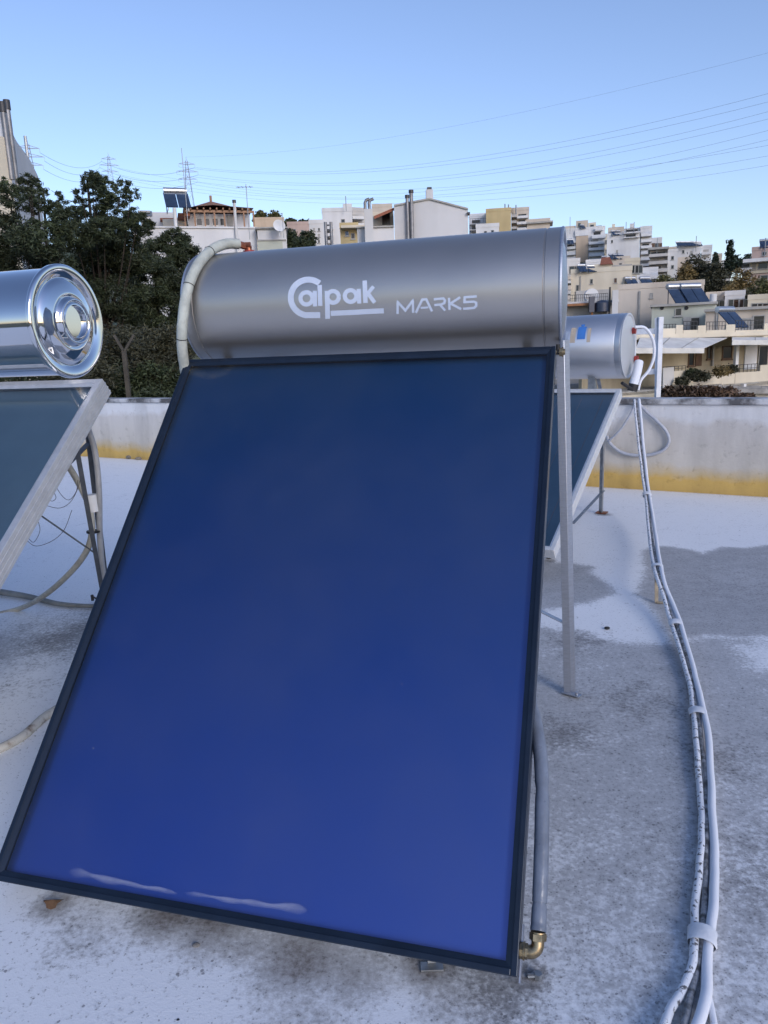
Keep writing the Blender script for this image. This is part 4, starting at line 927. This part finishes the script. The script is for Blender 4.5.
# small houses filling the slope
for (x0,x1,y,Y,m_,D,l,ws) in (
 (586,601,263,140,M_wh,8,'small white house below the tan walled block',[(589,266),(594,266)]),
 (625,640,262,125,M_cr,8,'cream house under the blank white wall with three windows',[(627,265),(631,265),(635,265)]),
 (637,651,279,112,M_wh2,7,'small bluish white house with slanting awning left of the yellow-green trees',[(640,282),(645,282)]),
 (655,667,262,200,M_cr,8,'cream house tucked behind the dark balcony block',[(657,265),(661,265)]),
 (566,580,262,135,M_wh,8,'narrow white house squeezed beside the big tank end',[(569,266),(574,266)]),
 (722,731,262,230,M_wh,8,'tiny white house beneath the short cypress',[(724,264),(727,264)]),
 (668,680,249,230,M_be,9,'beige upper house behind the narrow white house',[(670,251),(674,251)]),
 (600,609,236,240,M_cr,9,'cream tower slot between the two tall blocks',[(602,240),(605,240)]),
 (649,662,240,235,M_wh,9,'pale upper house on the ridge right of the blank walled block',[(651,243),(655,243),(658,243)]),
 (725,745,296,90,M_wh2,8,'low white house with flat roof below the brown scrub',[(728,299),(733,299),(739,299)]),
 (706,724,297,92,M_be,8,'low beige house right of the pale chimney',[(714,300),(719,300)]),
 (748,768,300,86,M_cr,8,'low cream house at the right edge under the olive bush',[(751,303),(757,303),(762,303)])):
    q=Bd('small_house',l,'house',x0,x1,Y,Y,y,D,m_,par=True)
    k=3.0*F/Y
    for (wx,wy) in ws:
        q.window(wx,wy,wx+1.3*F/Y,wy+1.4*F/Y,m=random.choice([M_glassdark,M_open,M_brd])); q.window(wx,wy+k,wx+1.3*F/Y,wy+k+1.4*F/Y,m=random.choice([M_glassdark,M_open]))
    q.balcony(x0+.5,y+k*.95,x0+(x1-x0)*.6,y+k*1.9,1.1,m_,rail=random.random()<.5,awn=random.random()<.5)
# ---------------- centre
Y1=Bd('yellow_block','yellow apartment block with balconies rising behind the big tank','apartment block',486,511,150,152,212,14,M_ye,par=True)
Y1b=Bd('yellow_block_wing','grey balconied wing attached to the yellow apartment block','apartment block',511.3,529,151,156,211,13,M_be,par=True)
Y1b.stack(511.5,516.5,[211,217,223,229,235],1.5,M_gr); Y1b.stack(517,528,[212,218,224,230,236],1.2,M_wh,awn=.4)
Y1.px('roof_room',498,209,510,212,-8,-2,M_be); Y1.window(492,226,494,229); 
for x,yt,l in ((505,204,'left'),(508.5,204.5,'middle'),(516,205,'right')): antenna(x,yt,211,150,l+' one of the three antennas on the yellow block',r=.12,arms=False)
Y2=Bd('low_beige_house','low beige roof showing between the yellow block and tank end','house',527,550,130,132,223,9,M_be,par=True); Y2.px('eave',526,221.3,553,223,-4,.5,M_slab)
Y3=Bd('bluish_white_block','bluish white balcony block between gable wall and yellow block','apartment block',469,487,155,156,217,10,M_wh2,par=True); Y3.stack(470,486,[218,224,230,236],1.2,M_wh2,rail=True)
Y4=Bd('white_house','small white house in front of the yellow block','house',476,499,120,121,228,8,M_wh,par=True); Y4.window(484,231,487,235); Y4.window(491,230,494,234)
# gable building
G=Bd('gable_building','large pale grey gabled wall with twin steel flues','building',394,468,70,74,214,16,M_wh2,par=False,ztop=at(468,211,70).z)
def gable(G):
    pts=[(394,206.5),(429.5,199.8),(468,210)]; b=MB(); q=[G.P+G.U*G.uz(x,y,0)[0]+Zu*G.uz(x,y,0)[1] for x,y in pts]
    z0=G.zt+.002; base=[V((q[0].x,q[0].y,z0)),V((q[2].x,q[2].y,z0))]
    q[0].z=max(q[0].z,z0+.01); q[2].z=max(q[2].z,z0+.01)
    f=[base[0],base[1],q[2],q[1],q[0]]; k=[p-G.N*G.D for p in f]
    b.add(f+k,[(0,1,2,3,4),(9,8,7,6,5)]+[(i,i+5,(i+1)%5+5,(i+1)%5) for i in range(5)]); b.build('gable_wall',M_wh2,G.root)
    b=MB(); t=Zu*.14
    for a,c in ((q[0],q[1]),(q[1],q[2])):
        o=G.N*.15; b.box8([a+o+Zu*.004,c+o+Zu*.004,c-G.N*(G.D+.1)+Zu*.004,a-G.N*(G.D+.1)+Zu*.004,a+o+t,c+o+t,c-G.N*(G.D+.1)+t,a-G.N*(G.D+.1)+t])
    b.build('roof',M_slab,G.root)
gable(G)
def flue(b_,x,ytop,ybot,v,r,name='flue',m=None):
    u,z1=b_.uz(x,ytop,v); z0=b_.uz(x,ybot,v)[1]; c=b_.P+b_.U*u+b_.N*v; b=MB(); b.tube([V((c.x,c.y,z0)),V((c.x,c.y,z1-.25))],r,12); b.cur=1; b.tube([V((c.x,c.y,z1-.25)),V((c.x,c.y,z1))],r*1.35,12)
    return b.build(name,[m or M_galv,M_ral],b_.root)
M_flue=mat('weathered_steel_flue',(.30,.30,.31),.5,.6,.3,3)
for y_ in (250,270,290):
    for x_ in (418,434,450): G.window(x_,y_,x_+6,y_+9,m=random.choice([M_glassdark,M_shut]))
flue(G,407,195,245,.25,.14,m=M_flue); flue(G,411,190,245,.25,.16,m=M_flue)
u_,z_=G.uz(429.5,200); c=G.P+G.U*u_-G.N*.6; b=MB(); b.box(c.x-.3,c.x+.3,c.y-.3,c.y+.3,z_-.5,G.uz(429,190,-.6)[1]); b.cur=1; b.box(c.x-.2,c.x+.2,c.y-.2,c.y+.2,G.uz(429,190,-.6)[1]+.003,G.uz(429,187.5,-.6)[1]); b.build('chimney',[M_wh2,M_ral],G.root)
G.px('gutter_box',467,212,470,214,-.5,.3,M_ral)
G2=Bd('low_grey_wing','low grey wing left of the gabled wall','building',357,394,68,69.8,227,12,M_wh2,par=False)
G2.px('coping',356,226,394,227.4,-10,.2,M_slab)
G3=Bd('chimney_stack','white chimney block with two bent steel cowls','chimney',364,372.5,67,67,209,1.2,M_wh,par=False)
for x in (365.2,369.3):
    u,z=G3.uz(x,209,-.4); c=G3.P+G3.U*u-G3.N*.4; z=G3.zt; b=MB(); b.tube([V((c.x,c.y,z)),V((c.x,c.y,z+.55)),V((c.x+.1,c.y,z+.75)),V((c.x+.38,c.y,z+.85))],.13,10); b.build('cowl',M_flue,G3.root)
# small tiled eave left of gable
b=MB(); e=[at(x,y,Y) for x,y,Y in ((374,216,69.5),(394,207.5,70.5),(394,207.5,75),(374,216,74))]; k=V((0,0,.25)); b.box8([p-k for p in e]+e); 
eh=thing('tiled_eave','sloping brown tiled eave against the left of the gable wall','roof',e[0]); b.build('tiles',M_tile,eh)
b=MB(); p=at(388,216,73); b.box(p.x-2.2,p.x+.5,p.y,p.y+2,p.z-4,p.z+.4); b.build('wall',M_cr,eh); b=MB(); q=at(386,219,72.95); b.box(q.x-.35,q.x+.35,q.y-.03,q.y,q.z-.5,q.z+.5); b.build('window',M_open,eh)
G4=Bd('grey_beige_block','distant beige block showing above the tiled eave','building',372,392,140,141,207.5,10,M_be,par=True)
C1=Bd('white_apartment','white apartment building with stepped roof line and yellowish awnings','apartment block',322,352,120,126,212,14,M_wh,par=True)
C1.px('roof_room',343,203.5,352,212,-6,-.5,M_wh); C1b=Bd('balconied_apartment','shaded balcony side of the white stepped apartment','apartment block',352.2,366,123,123,211,12,M_gr,par=True,rot=-25); C1b.stack(352.5,365,[212,219,226,233],1.2,M_wh)
C1.stack(323,333,[222,229,236,243],1.2,M_wh); C1.window(341,219,345,223)
C2=Bd('yellow_awning_house','pale yellow house with blue shutters low behind the big tank','house',340,358,90,91,228,8,M_ye,par=True); C2.window(345,231,349,236,m=M_blu); C2.window(351,233,355,239,m=M_open); C2.px('awning_box',341,225,366,227.5,.0,1.4,M_cr)
C3=Bd('white_flats','white flats with small windows left of the stepped apartment','apartment block',309,325,110,112,224,9,M_wh,par=True); windows_grid(C3,(313,318),(228,234,240),2,3)
for x,l in ((326.5,'left'),(332,'right')):
    p=at(x,246,85); b=MB(); b.tube([p-Zu*4,V((p.x,p.y,at(x,222,85).z))],.17,10); tag(b.build('steel_flue',M_flue,off=p),l+' of two free-standing steel flues before the white flats','flue')
C4=Bd('cream_house','cream house with tiny window among small trees','house',287,309,170,172,224.5,9,M_pk,par=True); C4.window(293,229,296,233); C4.window(301,230,304,234)
C5=Bd('orange_house','low orange-brown house on the skyline under the round trees','house',253,284,230,232,219.5,8,M_tan,par=True)
C6=Bd('shutter_building','bluish white building with a garage-like pale shutter','building',257,286,74,75,228,10,M_wh2,par=False)
C6.px('roof',255,226.8,288,228.3,-9,.3,M_slab); C6.px('shutter',258,241,283,262,.0,.06,M_pg); C6.px('lintel',257,239.4,286,240.6,.0,.15,M_slab)
b=MB(); p=at(279,226,73); c=V((p.x,p.y,p.z)); b.lathe(c,V((.3,-.9,.3)),[(0,.01),(.02,.25),(.10,.55),(.13,.56),(.05,.24),(.03,.01)],n=24); b.tube([c-Zu*.9,c],.04,6); tag(b.build('satellite_dish',M_wh,off=p),'grey satellite dish on the roof right of the pergola house','satellite dish')
# pergola house
Ph=Bd('pergola_house','long bluish white house with timber pergola and ridged tile roof','house',132,256,72,75,227.5,14,M_wh2,par=False,keep=True)
Ph.px('coping',130,226.3,257,228,-13,.15,M_wh2)
Ph.px('upper_wall',188,214,250,226.5,-9,-3,M_wh2)
for x in (196,203.5,212,219.5): Ph.window(x,218,x+6.5,226,v=-3,fr=M_wh)
Ph.px('shutter',227,216,233,226,-3,-2.9,M_shut); Ph.px('upper_wall',163,219,187,226.5,-9,-4,M_cr)
def pergola(Ph):
    v0=-3
    a=Ph.uz(183,215,v0); c=Ph.uz(252,213,v0); zt_=Ph.uz(215,209.5,v0)[1]; zr=Ph.uz(211,206,v0-3)[1]
    b=MB(); u0,u1=a[0],c[0]; lo=a[1]
    pk=[(u0,lo+.15),(u0+(u1-u0)*.15,lo+.8),(u0+(u1-u0)*.42,zr),(u0+(u1-u0)*.62,zr-.3),(u1,lo+.5)]
    f=lambda u,z,v: Ph.P+Ph.U*u+Ph.N*v+Zu*z
    vs=[]
    for u,z in pk: vs+=[f(u,lo+.30+(z-lo)*.25,v0+1.6)] 
    for u,z in pk: vs+=[f(u,z,v0-.6)]
    for u,z in pk: vs+=[f(u,lo+.1,v0-6)]
    n=5; b.add(vs,[(i,i+1,n+i+1,n+i) for i in range(4)]+[(n+i,n+i+1,2*n+i+1,2*n+i) for i in range(4)]); b.build('tiled_roof',mat('brown_tiles',(.34,.18,.11),.85,0,.4,5),Ph.root)
    b=MB(); 
    zb=lo+.18; b.fbox(Ph.P,Ph.U,Ph.N,Zu,u0,u1,v0+1.5,v0+1.66,zb-.2,zb)
    k=int((u1-u0)/.55)
    for i in range(k): uu=u0+(u1-u0)*i/k; b.fbox(Ph.P,Ph.U,Ph.N,Zu,uu,uu+.12,v0,v0+2.0,zb+.003,zb+.16)
    for i in range(8): uu=u0+(u1-u0-.15)*i/7; b.fbox(Ph.P,Ph.U,Ph.N,Zu,uu,uu+.14,v0+1.5,v0+1.64,Ph.zt+.1,zb-.203)
    b.build('pergola',M_wood,Ph.root)
    b=MB(); c_=f(u0+(u1-u0)*.42,zr,v0-.6); b.tube([c_-Zu*.1,c_+Zu*.5],.12,8); b.build('roof_finial',M_wood,Ph.root)
pergola(Ph)
Ph.px('eave',178,213,190,216,-4,-1.5,M_tile)
flue(Ph,234,200,262,.3,.13,m=M_wh,name='flue_pipe')
P2=Bd('flat_white_house','flat white rooftop room left of the timber pergola','house',140,176,78,79,212,8,M_wh2,par=False); P2.px('eave',138,210.5,150,212.4,-5,.4,M_slab); P2.px('tiled_eave',160,218,186,220,.0,1.2,M_tile); P2.px('collector',146,211,152,216,.05,.12,M_blu)
heater(179,211,72,'pair-panel heater seen face on above the flat white rooftop room',rz=20,sc=1.1,group='heater over the flat white room')
b=MB(); p=at(175.5,222,71); b.tube([p-Zu*1,V((p.x,p.y,at(175,208,71).z))],.16,10); tag(b.build('vent_pipe',M_wh,off=p),'short white vent pipe below the face-on solar heater','pipe')
antenna(187,148,212,70,'very tall thin whip antenna beside the face-on solar heater',r=.03,arms=False)
antenna(249,184,228,73,'tall roof antenna with short bars right of the pergola roof',r=.035)
antenna(283,213,226,72,'short thin antenna next to the grey satellite dish',r=.03,arms=False)
for x,yt,yb,Y,l in ((570,217,230,203,'thin antenna on the tan walled apartment block'),(626,222,230,188,'left thin antenna on the blank walled block'),(634,222,230,188,'right thin antenna on the blank walled block'),(696,236,247,178,'thin antenna above the row of five heaters'),(657,238,248,168,'thin antenna on the dark balcony block'),(346,196,204,119,'thin antenna on the stepped white apartment'),(765,238,250,117,'thin antenna at the right edge above the pink block')):
    antenna(x,yt,yb,Y,l,r=.07,arms=False)
# left edge building
E1=Bd('tall_side_building','tall grey building cut by the left edge with stepped parapet and two steel flues','building',-60,4,24,26,120,14,M_cr,par=False,keep=True)
E1s=None
def side_wall():
    q=[at(x,y,Y) for x,y,Y in ((2,113,26.2),(17,142,30),(29,158,33.5),(38,176,37))]
    b=MB(); zb=-9; vs=[]
    for p in q: vs+=[V((p.x,p.y,zb)),V((p.x,p.y,p.z))]
    off=V((-1,-.0,0))*.35
    n=len(q); back=[v_+off for v_ in vs]
    fs=[(2*i,2*i+2,2*i+3,2*i+1) for i in range(n-1)]+[(2*n+2*i+1,2*n+2*i+3,2*n+2*i+2,2*n+2*i) for i in range(n-1)]+[(2*i+1,2*i+3,2*n+2*i+3,2*n+2*i+1) for i in range(n-1)]+[(0,1,2*n+1,2*n),(2*n-2,4*n-2,4*n-1,2*n-1)]
    b.add(vs+back,fs); b.build('side_wall',M_wh2,E1.root)
side_wall()
for (x,y0,y1,Y,r_) in ((-1,102,180,26.0,.085),(5.5,100,190,27.6,.085)):
    p=at(x,y0,Y); p2=at(x+5,y1,Y); b=MB(); b.tube([V((p2.x+.25,p2.y,p2.z)),V((p2.x+.25,p2.y,p.z-.3))],r_,12); b.cur=1; b.tube([V((p2.x+.25,p2.y,p.z-.3)),V((p2.x+.25,p2.y,p.z))],r_*1.3,12); b.build('flue',[M_flue,M_ral],E1.root)
p=at(25,136,34); b=MB(); b.tube([V((p.x,p.y,p.z-4)),p],.06,6); b.build('mast',M_galv,E1.root)

# ================================================================== PYLONS AND LINES
def pylon(x,ytop,ybot,Y,label,h=46,rz=0):
    t=at(x,ytop,Y); root=thing('electricity_pylon',label,'pylon',(t.x,t.y,t.z-h),'pylons on the ridge',rz); z0=t.z-h
    b=MB(); c=V((0,0,0)); bw=3.6; r_=.17
    lv=[0,.14,.27,.39,.5,.6,.69,.78,.87,.95]; wd=lambda f: bw*(1-f)**1.0*.9+.55 if f<.6 else (bw*.4*.9+.55)*(1-(f-.6)/.4)+.45*((f-.6)/.4)
    def cr(f): w_=wd(f)/1.0; z=h*f; return [V((sx*w_,sy*w_,z)) for sx,sy in ((-1,-1),(1,-1),(1,1),(-1,1))]
    L_s=[cr(f) for f in lv]
    for i in range(len(lv)-1):
        for k in range(4):
            b.bar(L_s[i][k],L_s[i+1][k],r_,r_); b.bar(L_s[i][k],L_s[i+1][(k+1)%4],r_*.6,r_*.6); b.bar(L_s[i][(k+1)%4],L_s[i+1][k],r_*.6,r_*.6)
    b.tube([L_s[-1][0]*.5+L_s[-1][2]*.5,V((0,0,h))],.15,5)

    o=b.build('tower',M_pyl,None,off=(0,0,0)); o.parent=root
    arms=[]
    for f,al in ((.70,6.2),(.80,7.2),(.90,5.4)):
        b=MB(); z=h*f
        for s_ in (-1,1):
            tip=V((s_*al,0,z+.3)); 
            for dy in (-.7,.7): b.bar(V((0,dy,z)),tip,.16,.16); b.bar(V((0,dy,z+1.6)),tip,.12,.12)
            b.bar(tip,tip-Zu*2,.14,.14)
            arms.append(Matrix.Rotation(rz,4,'Z')@(tip-Zu*2)+V((t.x,t.y,z0)))
        o=b.build('cross_arm',M_pyl,None,off=(0,0,0)); o.parent=root
    return arms, Matrix.Rotation(rz,4,'Z')@V((0,0,h))+V((t.x,t.y,z0))
M_pyl=mat('pylon_steel',(.36,.37,.40),.6,.3,.2,.5)
aA,tA=pylon(27,140,0,420,'pylon rising just right of the tall grey building',40,.4)
aB,tB=pylon(108,153,0,640,'small pylon above the crown of the tall pine',46,.3)
aC,tC=pylon(186,157,0,560,'largest lattice pylon beside the whip antenna',48,.3)
M_ln=mat('power_cable',(.20,.22,.27),.6)
def line(p,q,sag,r_,label,group):
    pts=[p.lerp(q,i/28)-Zu*(sag*4*(i/28)*(1-i/28)) for i in range(29)]
    b=MB(); b.tube(pts,r_,5,cap=False); return tag(b.build('power_line',M_ln,off=p),label,'power line',group)
GL='thin power lines in the bundle sweeping to the right over the hill'
ys=[84,93,101,109,119,129,140,150,160]
srcs=[aC[5],aC[4],aC[3],aC[2],aC[1],aC[0],aB[3],aB[1],aB[0]]
for i,y in enumerate(ys):
    q=at(860,y-16+i*.6,300+6*i); line(srcs[i],q,15+i*.9,.048,'thin dark power line in the bundle sweeping right over the hill',GL)
q=at(860,28,260); line(tC,q,9,.028,'faint highest power line crossing the sky above the bundle','faint upper line')
for i in range(3): line(aB[2*i],aC[2*i+1],7,.09,'short power line span between the two ridge pylons','spans between ridge pylons')
for i in range(3): line(aA[2*i+1],aB[2*i],6,.08,'power line span from the left pylon to the small pylon','spans from the left pylon')

# ================================================================== TREES
def leaf_mesh(clumps, n_leaf, size, elong=2.2, tw=.22, ntw=14):
    """clumps: list of (centre, (rx,ry,rz)); twigs spread in each clump, leaves spread round each twig"""
    tot=sum(c[1][0]*c[1][2] for c in clumps); allv=[]
    for c,r3,*dn in clumps:
        n=int(n_leaf*(r3[0]*r3[2])/tot*(dn[0] if dn else 1)); nt_=max(6,int(ntw*math.sqrt(n/400)*3))
        d=rng.normal(size=(nt_,3)); d/=np.linalg.norm(d,axis=1)[:,None]; rad=rng.uniform(.35,1.05,size=(nt_,1))**.6
        tc=np.array(c)+d*rad*np.array(r3)
        k=rng.integers(0,nt_,n); s_=np.mean(r3)*tw
        tws=rng.uniform(.5,1.4,size=nt_)[k][:,None]
        p=tc[k]+rng.normal(size=(n,3))*s_*tws*np.array([1,1,.7])
        a=rng.normal(size=(n,3)); a[:,2]=np.abs(a[:,2])*.7; a/=np.linalg.norm(a,axis=1)[:,None]; b_=np.cross(a,rng.normal(size=(n,3))); b_/=np.linalg.norm(b_,axis=1)[:,None]
        sz=size*rng.uniform(.6,1.4,size=(n,1)); A_=a*sz*elong*.5; B_=b_*sz*.5
        allv.append(np.stack([p-A_-B_*.4,p-B_*.0+B_,p+A_+B_*.2,p-B_],1).reshape(-1,3))
    v=np.concatenate(allv); return v
def tree(name,label,cat,base,clumps,n_leaf,size,m,trunk_r,elong=2.2,tw=.22,group=None,limbs=True,ntw=14,tm=None,fork=.45):
    base=V(base); root=thing(name,label,cat,base,group)
    v=leaf_mesh(clumps,n_leaf,size,elong,tw,ntw)-np.array(base); n=len(v)//4
    me=bpy.data.meshes.new('crown'); me.vertices.add(len(v)); me.vertices.foreach_set('co',v.astype(np.float32).ravel())
    me.loops.add(len(v)); me.loops.foreach_set('vertex_index',np.arange(len(v),dtype=np.int32)); me.polygons.add(n); me.polygons.foreach_set('loop_start',np.arange(0,len(v),4,dtype=np.int32))
    me.update(calc_edges=True); me.materials.append(m); o=bpy.data.objects.new('crown',me); C.objects.link(o); o.parent=root
    top=max(clumps,key=lambda c:c[0][2]); tp=V(top[0]); b=MB(); n_=9; tr=[]
    for i in range(n_+1):
        f=i/n_; q=base.lerp(tp,f); q.x+=.25*trunk_r*6*(noise.noise(V((f*3,base.x,0)))); tr.append(q)
    b.tube(tr,[trunk_r*(1-.85*i/n_) for i in range(n_+1)],9)
    if limbs:
        for c,r3,*dn in clumps:
            c=V(c); f=max(.15,min(.9,(c.z-base.z)/(tp.z-base.z)-.15-.1*random.random())); s_=base.lerp(tp,f); mid=s_.lerp(c,.5)+V((0,0,-.12*(c-s_).length)); b.tube(spline([s_,mid,c],4),[trunk_r*.28*(1-.85*k/8) for k in range(9)],6,cap=False)
    b.build('trunk',tm or M_trunk,root); return root
def cl_px(lst,Y,dj=1.2):
    out=[]
    for (x,y,rx,ry) in lst:
        yy=Y+random.uniform(-dj,dj); p=at(x,y,yy); k=yy/F*1.02; out.append(((p.x,p.y,p.z),(rx*k,max(rx,ry)*k*.9,ry*k),(.32 if (y<216 and dj>1) else .62)))
    return out
M_pine=leafmat('pine_needles',(.016,.030,.014),(.075,.095,.042)); M_bush=leafmat('dark_bush_leaves',(.022,.026,.014),(.085,.082,.045)); M_olive=leafmat('olive_green_leaves',(.07,.085,.03),(.17,.15,.055)); M_autumn=leafmat('autumn_leaves',(.13,.10,.04),(.27,.19,.07)); M_cyp=leafmat('cypress_leaves',(.012,.026,.014),(.035,.055,.03))
zb=-8
tree('pine_tree','tall pine with open twiggy crown, the highest of the dark trees','tree',(at(106,400,23).x,23,zb),cl_px([(95,175,8,6),(101,179,8,6),(88,180,7,6),(92,183,9,8),(108,192,10,9),(104,186,9,8),(82,192,8,7),(78,206,10,8),(96,202,11,8),(122,186,9,7),(131,194,8,7),(116,200,10,8),(88,218,14,9),(112,214,14,9),(130,209,9,8),(104,228,20,10),(138,220,8,6),(70,222,10,9),(75,236,20,13),(108,240,30,18),(136,228,16,14),(95,268,30,18),(130,262,20,16),(112,296,32,18),(78,300,22,16),(120,325,26,14)],23,1.5),150000,.024,M_pine,.16,elong=5.0,tw=.15,ntw=4)
tree('pine_tree','dense dark pine filling the left edge behind the mirror tank','tree',(at(15,400,20).x,20,zb),cl_px([(27,179,8,6),(30,184,10,8),(3,186,9,7),(38,192,9,8),(10,192,12,9),(18,203,16,9),(38,206,14,9),(58,200,7,8),(62,212,8,8),(5,235,26,18),(40,240,26,18),(60,222,12,12),(20,270,32,20),(55,268,18,18),(-15,260,22,30),(15,300,30,18),(60,300,18,18),(-30,215,20,18)],20,1.3),140000,.022,M_pine,.16,elong=5.0,tw=.15,ntw=4)
tree('pine_tree','shorter rounded pine in front of the pergola house','tree',(at(165,400,26).x,26,zb),cl_px([(172,242,16,12),(160,256,22,14),(182,258,16,14),(150,280,24,18),(178,284,20,18),(140,306,20,16),(168,312,26,18),(188,305,12,14),(150,335,28,16),(182,338,16,14)],26,1.3),120000,.027,M_pine,.14,elong=5.0,tw=.15,ntw=4)
for (x,y,rx,ry,Y,m_,l,n) in ((118,350,34,20,17,M_bush,'grey-green shrub behind the parapet by the forked fence post',9000),(160,352,28,24,16,M_bush,'brownish shrub behind the parapet just left of the big collector',9000),(80,372,30,26,15,M_bush,'dark shrub behind the mirror tank heater',7000),(150,380,42,18,15.5,M_pine,'lowest dark evergreen shrub right behind the parapet top',9000),(20,345,34,34,15.5,M_pine,'dark evergreen shrub at the left edge behind the mirror tank',8000)):
    c=at(x,y,Y); tree('shrub',l,'shrub',(c.x,c.y,c.z-3.5),cl_px([(x,y,rx,ry),(x-rx*.6,y+6,rx*.5,ry*.6),(x+rx*.6,y+4,rx*.5,ry*.6),(x+rx*.1,y-ry*.5,rx*.5,ry*.5),(x,y+ry*.9,rx,ry*.7)],Y,.8),int(n*3.2),.022,m_,.025,elong=4.2,tw=.22,ntw=6,group='shrubs behind the parapet')
# forked fence post
fpst=thing('fence_post','forked concrete fence post standing among the dark shrubs','fence post',at(124,410,14.5))
M_post=mat('weathered_concrete_post',(.08,.072,.06),.9,0,.3,6)
b=MB(); p=at(124,351,14.5); b.bar(V((p.x,p.y,p.z-3)),p,.075,.075); b.build('post',M_post,fpst)
for dx in (-1,1):
    b=MB(); b.bar(p-Zu*.02,at(124+dx*10,335,14.5),.042,.042,up=V((0,1,0))); b.build('fork_arm',M_post,fpst)
# trees on the right slope
def small_tree(x,ytop,ybot,w,Y,m_,label,n=5000,name='tree',size=None,group=None,cat='tree'):
    hh=ybot-ytop; cy=(ytop+ybot)/2; l=[(x,ytop+hh*.25,w*.32,hh*.24),(x-w*.25,cy,w*.28,hh*.25),(x+w*.25,cy-1,w*.28,hh*.26),(x,cy+hh*.1,w*.36,hh*.28),(x-w*.33,ybot-hh*.2,w*.2,hh*.18),(x+w*.33,ybot-hh*.2,w*.2,hh*.18)]
    c=at(x,ybot,Y); return tree(name,label,cat,(c.x,c.y,c.z-2.5),cl_px(l,Y,Y*.006),int(n*1.6),size or Y*.0014,m_,w*Y/F*.02,tw=.2,ntw=8,group=group)
small_tree(696,256,303,34,112,M_bush,'broad dark olive tree below the boxy white building',9000)
small_tree(715,262,300,26,108,M_bush,'darker half of the tree clump right of the broad olive tree',6000)
small_tree(687,262,298,18,110,M_autumn,'brownish autumn tree before the boxy white building',4000)
small_tree(664,276,298,26,105,M_olive,'yellow-green tree above the long beige building, left',5000)
small_tree(684,282,298,18,103,M_olive,'small yellow-green bush above the tilted solar heaters',3500,name='bush')
small_tree(741,268,305,30,112,M_autumn,'thin brown leafless-looking tree on the right slope',3500)
small_tree(762,280,312,26,100,M_olive,'olive bush under the pink block at the right edge',5000,name='bush')
small_tree(730,285,312,26,98,M_autumn,'brown scrub bush between house roofs on the right slope',4000,name='bush')
small_tree(745,292,316,30,96,M_bush,'dark low bush behind the rooftop hut',4000,name='bush')
def cypress(x,ytop,ybot,w,Y,label,n):
    k=[(x,ytop+(ybot-ytop)*f,w*.5*(.25+.75*min(1,f*1.6)),(ybot-ytop)*.12) for f in (.08,.2,.32,.44,.56,.68,.8,.92)]
    c=at(x,ybot,Y); tree('cypress_tree',label,'tree',(c.x,c.y,c.z-2),cl_px(k,Y,.2),n,Y*.0018,M_cyp,.2,tw=.3,limbs=False,group=None)
cypress(730,241,270,6,190,'slender tall cypress standing against the sky',3500); cypress(716,253,272,6,185,'short dark cypress left of the tall slender one',2500)
small_tree(736,256,275,24,195,M_cyp,'dark rounded trees at the foot of the tall cypress',4000); small_tree(748,254,272,14,180,M_cyp,'dark tree between the tall cypress and pink block',2500)
small_tree(260,211,222,12,235,M_olive,'left of two round trees on the skyline above the orange house',2500); small_tree(274,211,224,13,235,M_olive,'right of two round trees on the skyline above the orange house',2500)
small_tree(290,219,226,12,235,M_pine,'dark tree behind the left end of the small cream house',1800); small_tree(303,220,229,14,230,M_pine,'dark tree on the skyline above the small cream house',1800)
small_tree(290,229,252,16,84,M_pine,'dark tree between the shutter building and cream house',4000); small_tree(307,231,252,18,82,M_pine,'dark bushy tree in front of the white flats',4500); small_tree(300,240,256,24,80,M_pine,'low dark tree clump just above the big tank',3500)
# plants on the terrace house balcony and the creeper below
for i,(x,y,rx,ry,m_,l) in enumerate(((682,376,6,4,M_bush,'leafy plant at the left end of the terrace balcony'),(700,371,9,5,M_bush,'dark potted foliage in the middle of the terrace balcony'),(722,366,8,5,M_autumn,'dry brown plant on the raised terrace balcony block'),(731,364,6,4,M_bush,'grey-green plant next to the terrace column'),(693,368,6,4,M_pine,'dark plant behind the low part of the balcony parapet'))):
    y+=5; c=at(x,y,47.6+i*.3); tree('potted_plant',l,'plant',(c.x,c.y,c.z-.35),cl_px([(x,y,rx,ry),(x-rx*.5,y+1,rx*.5,ry*.7),(x+rx*.5,y+1,rx*.5,ry*.7)],47.6+i*.3,.1),2500,.07,m_,.02,limbs=False,group='plants on the terrace balcony')
cr_=tree('creeper','dark brown creeper hanging under the lower terrace awning','plant',(at(700,400,46).x,45.5,-6),cl_px([(668,393,8,6),(685,394,9,6),(700,393,9,6),(715,393,9,6),(728,394,8,6),(745,397,8,3)],45.8,.1),9000,.12,leafmat('brown_creeper_leaves',(.05,.03,.02),(.16,.10,.06)),.05,limbs=False)
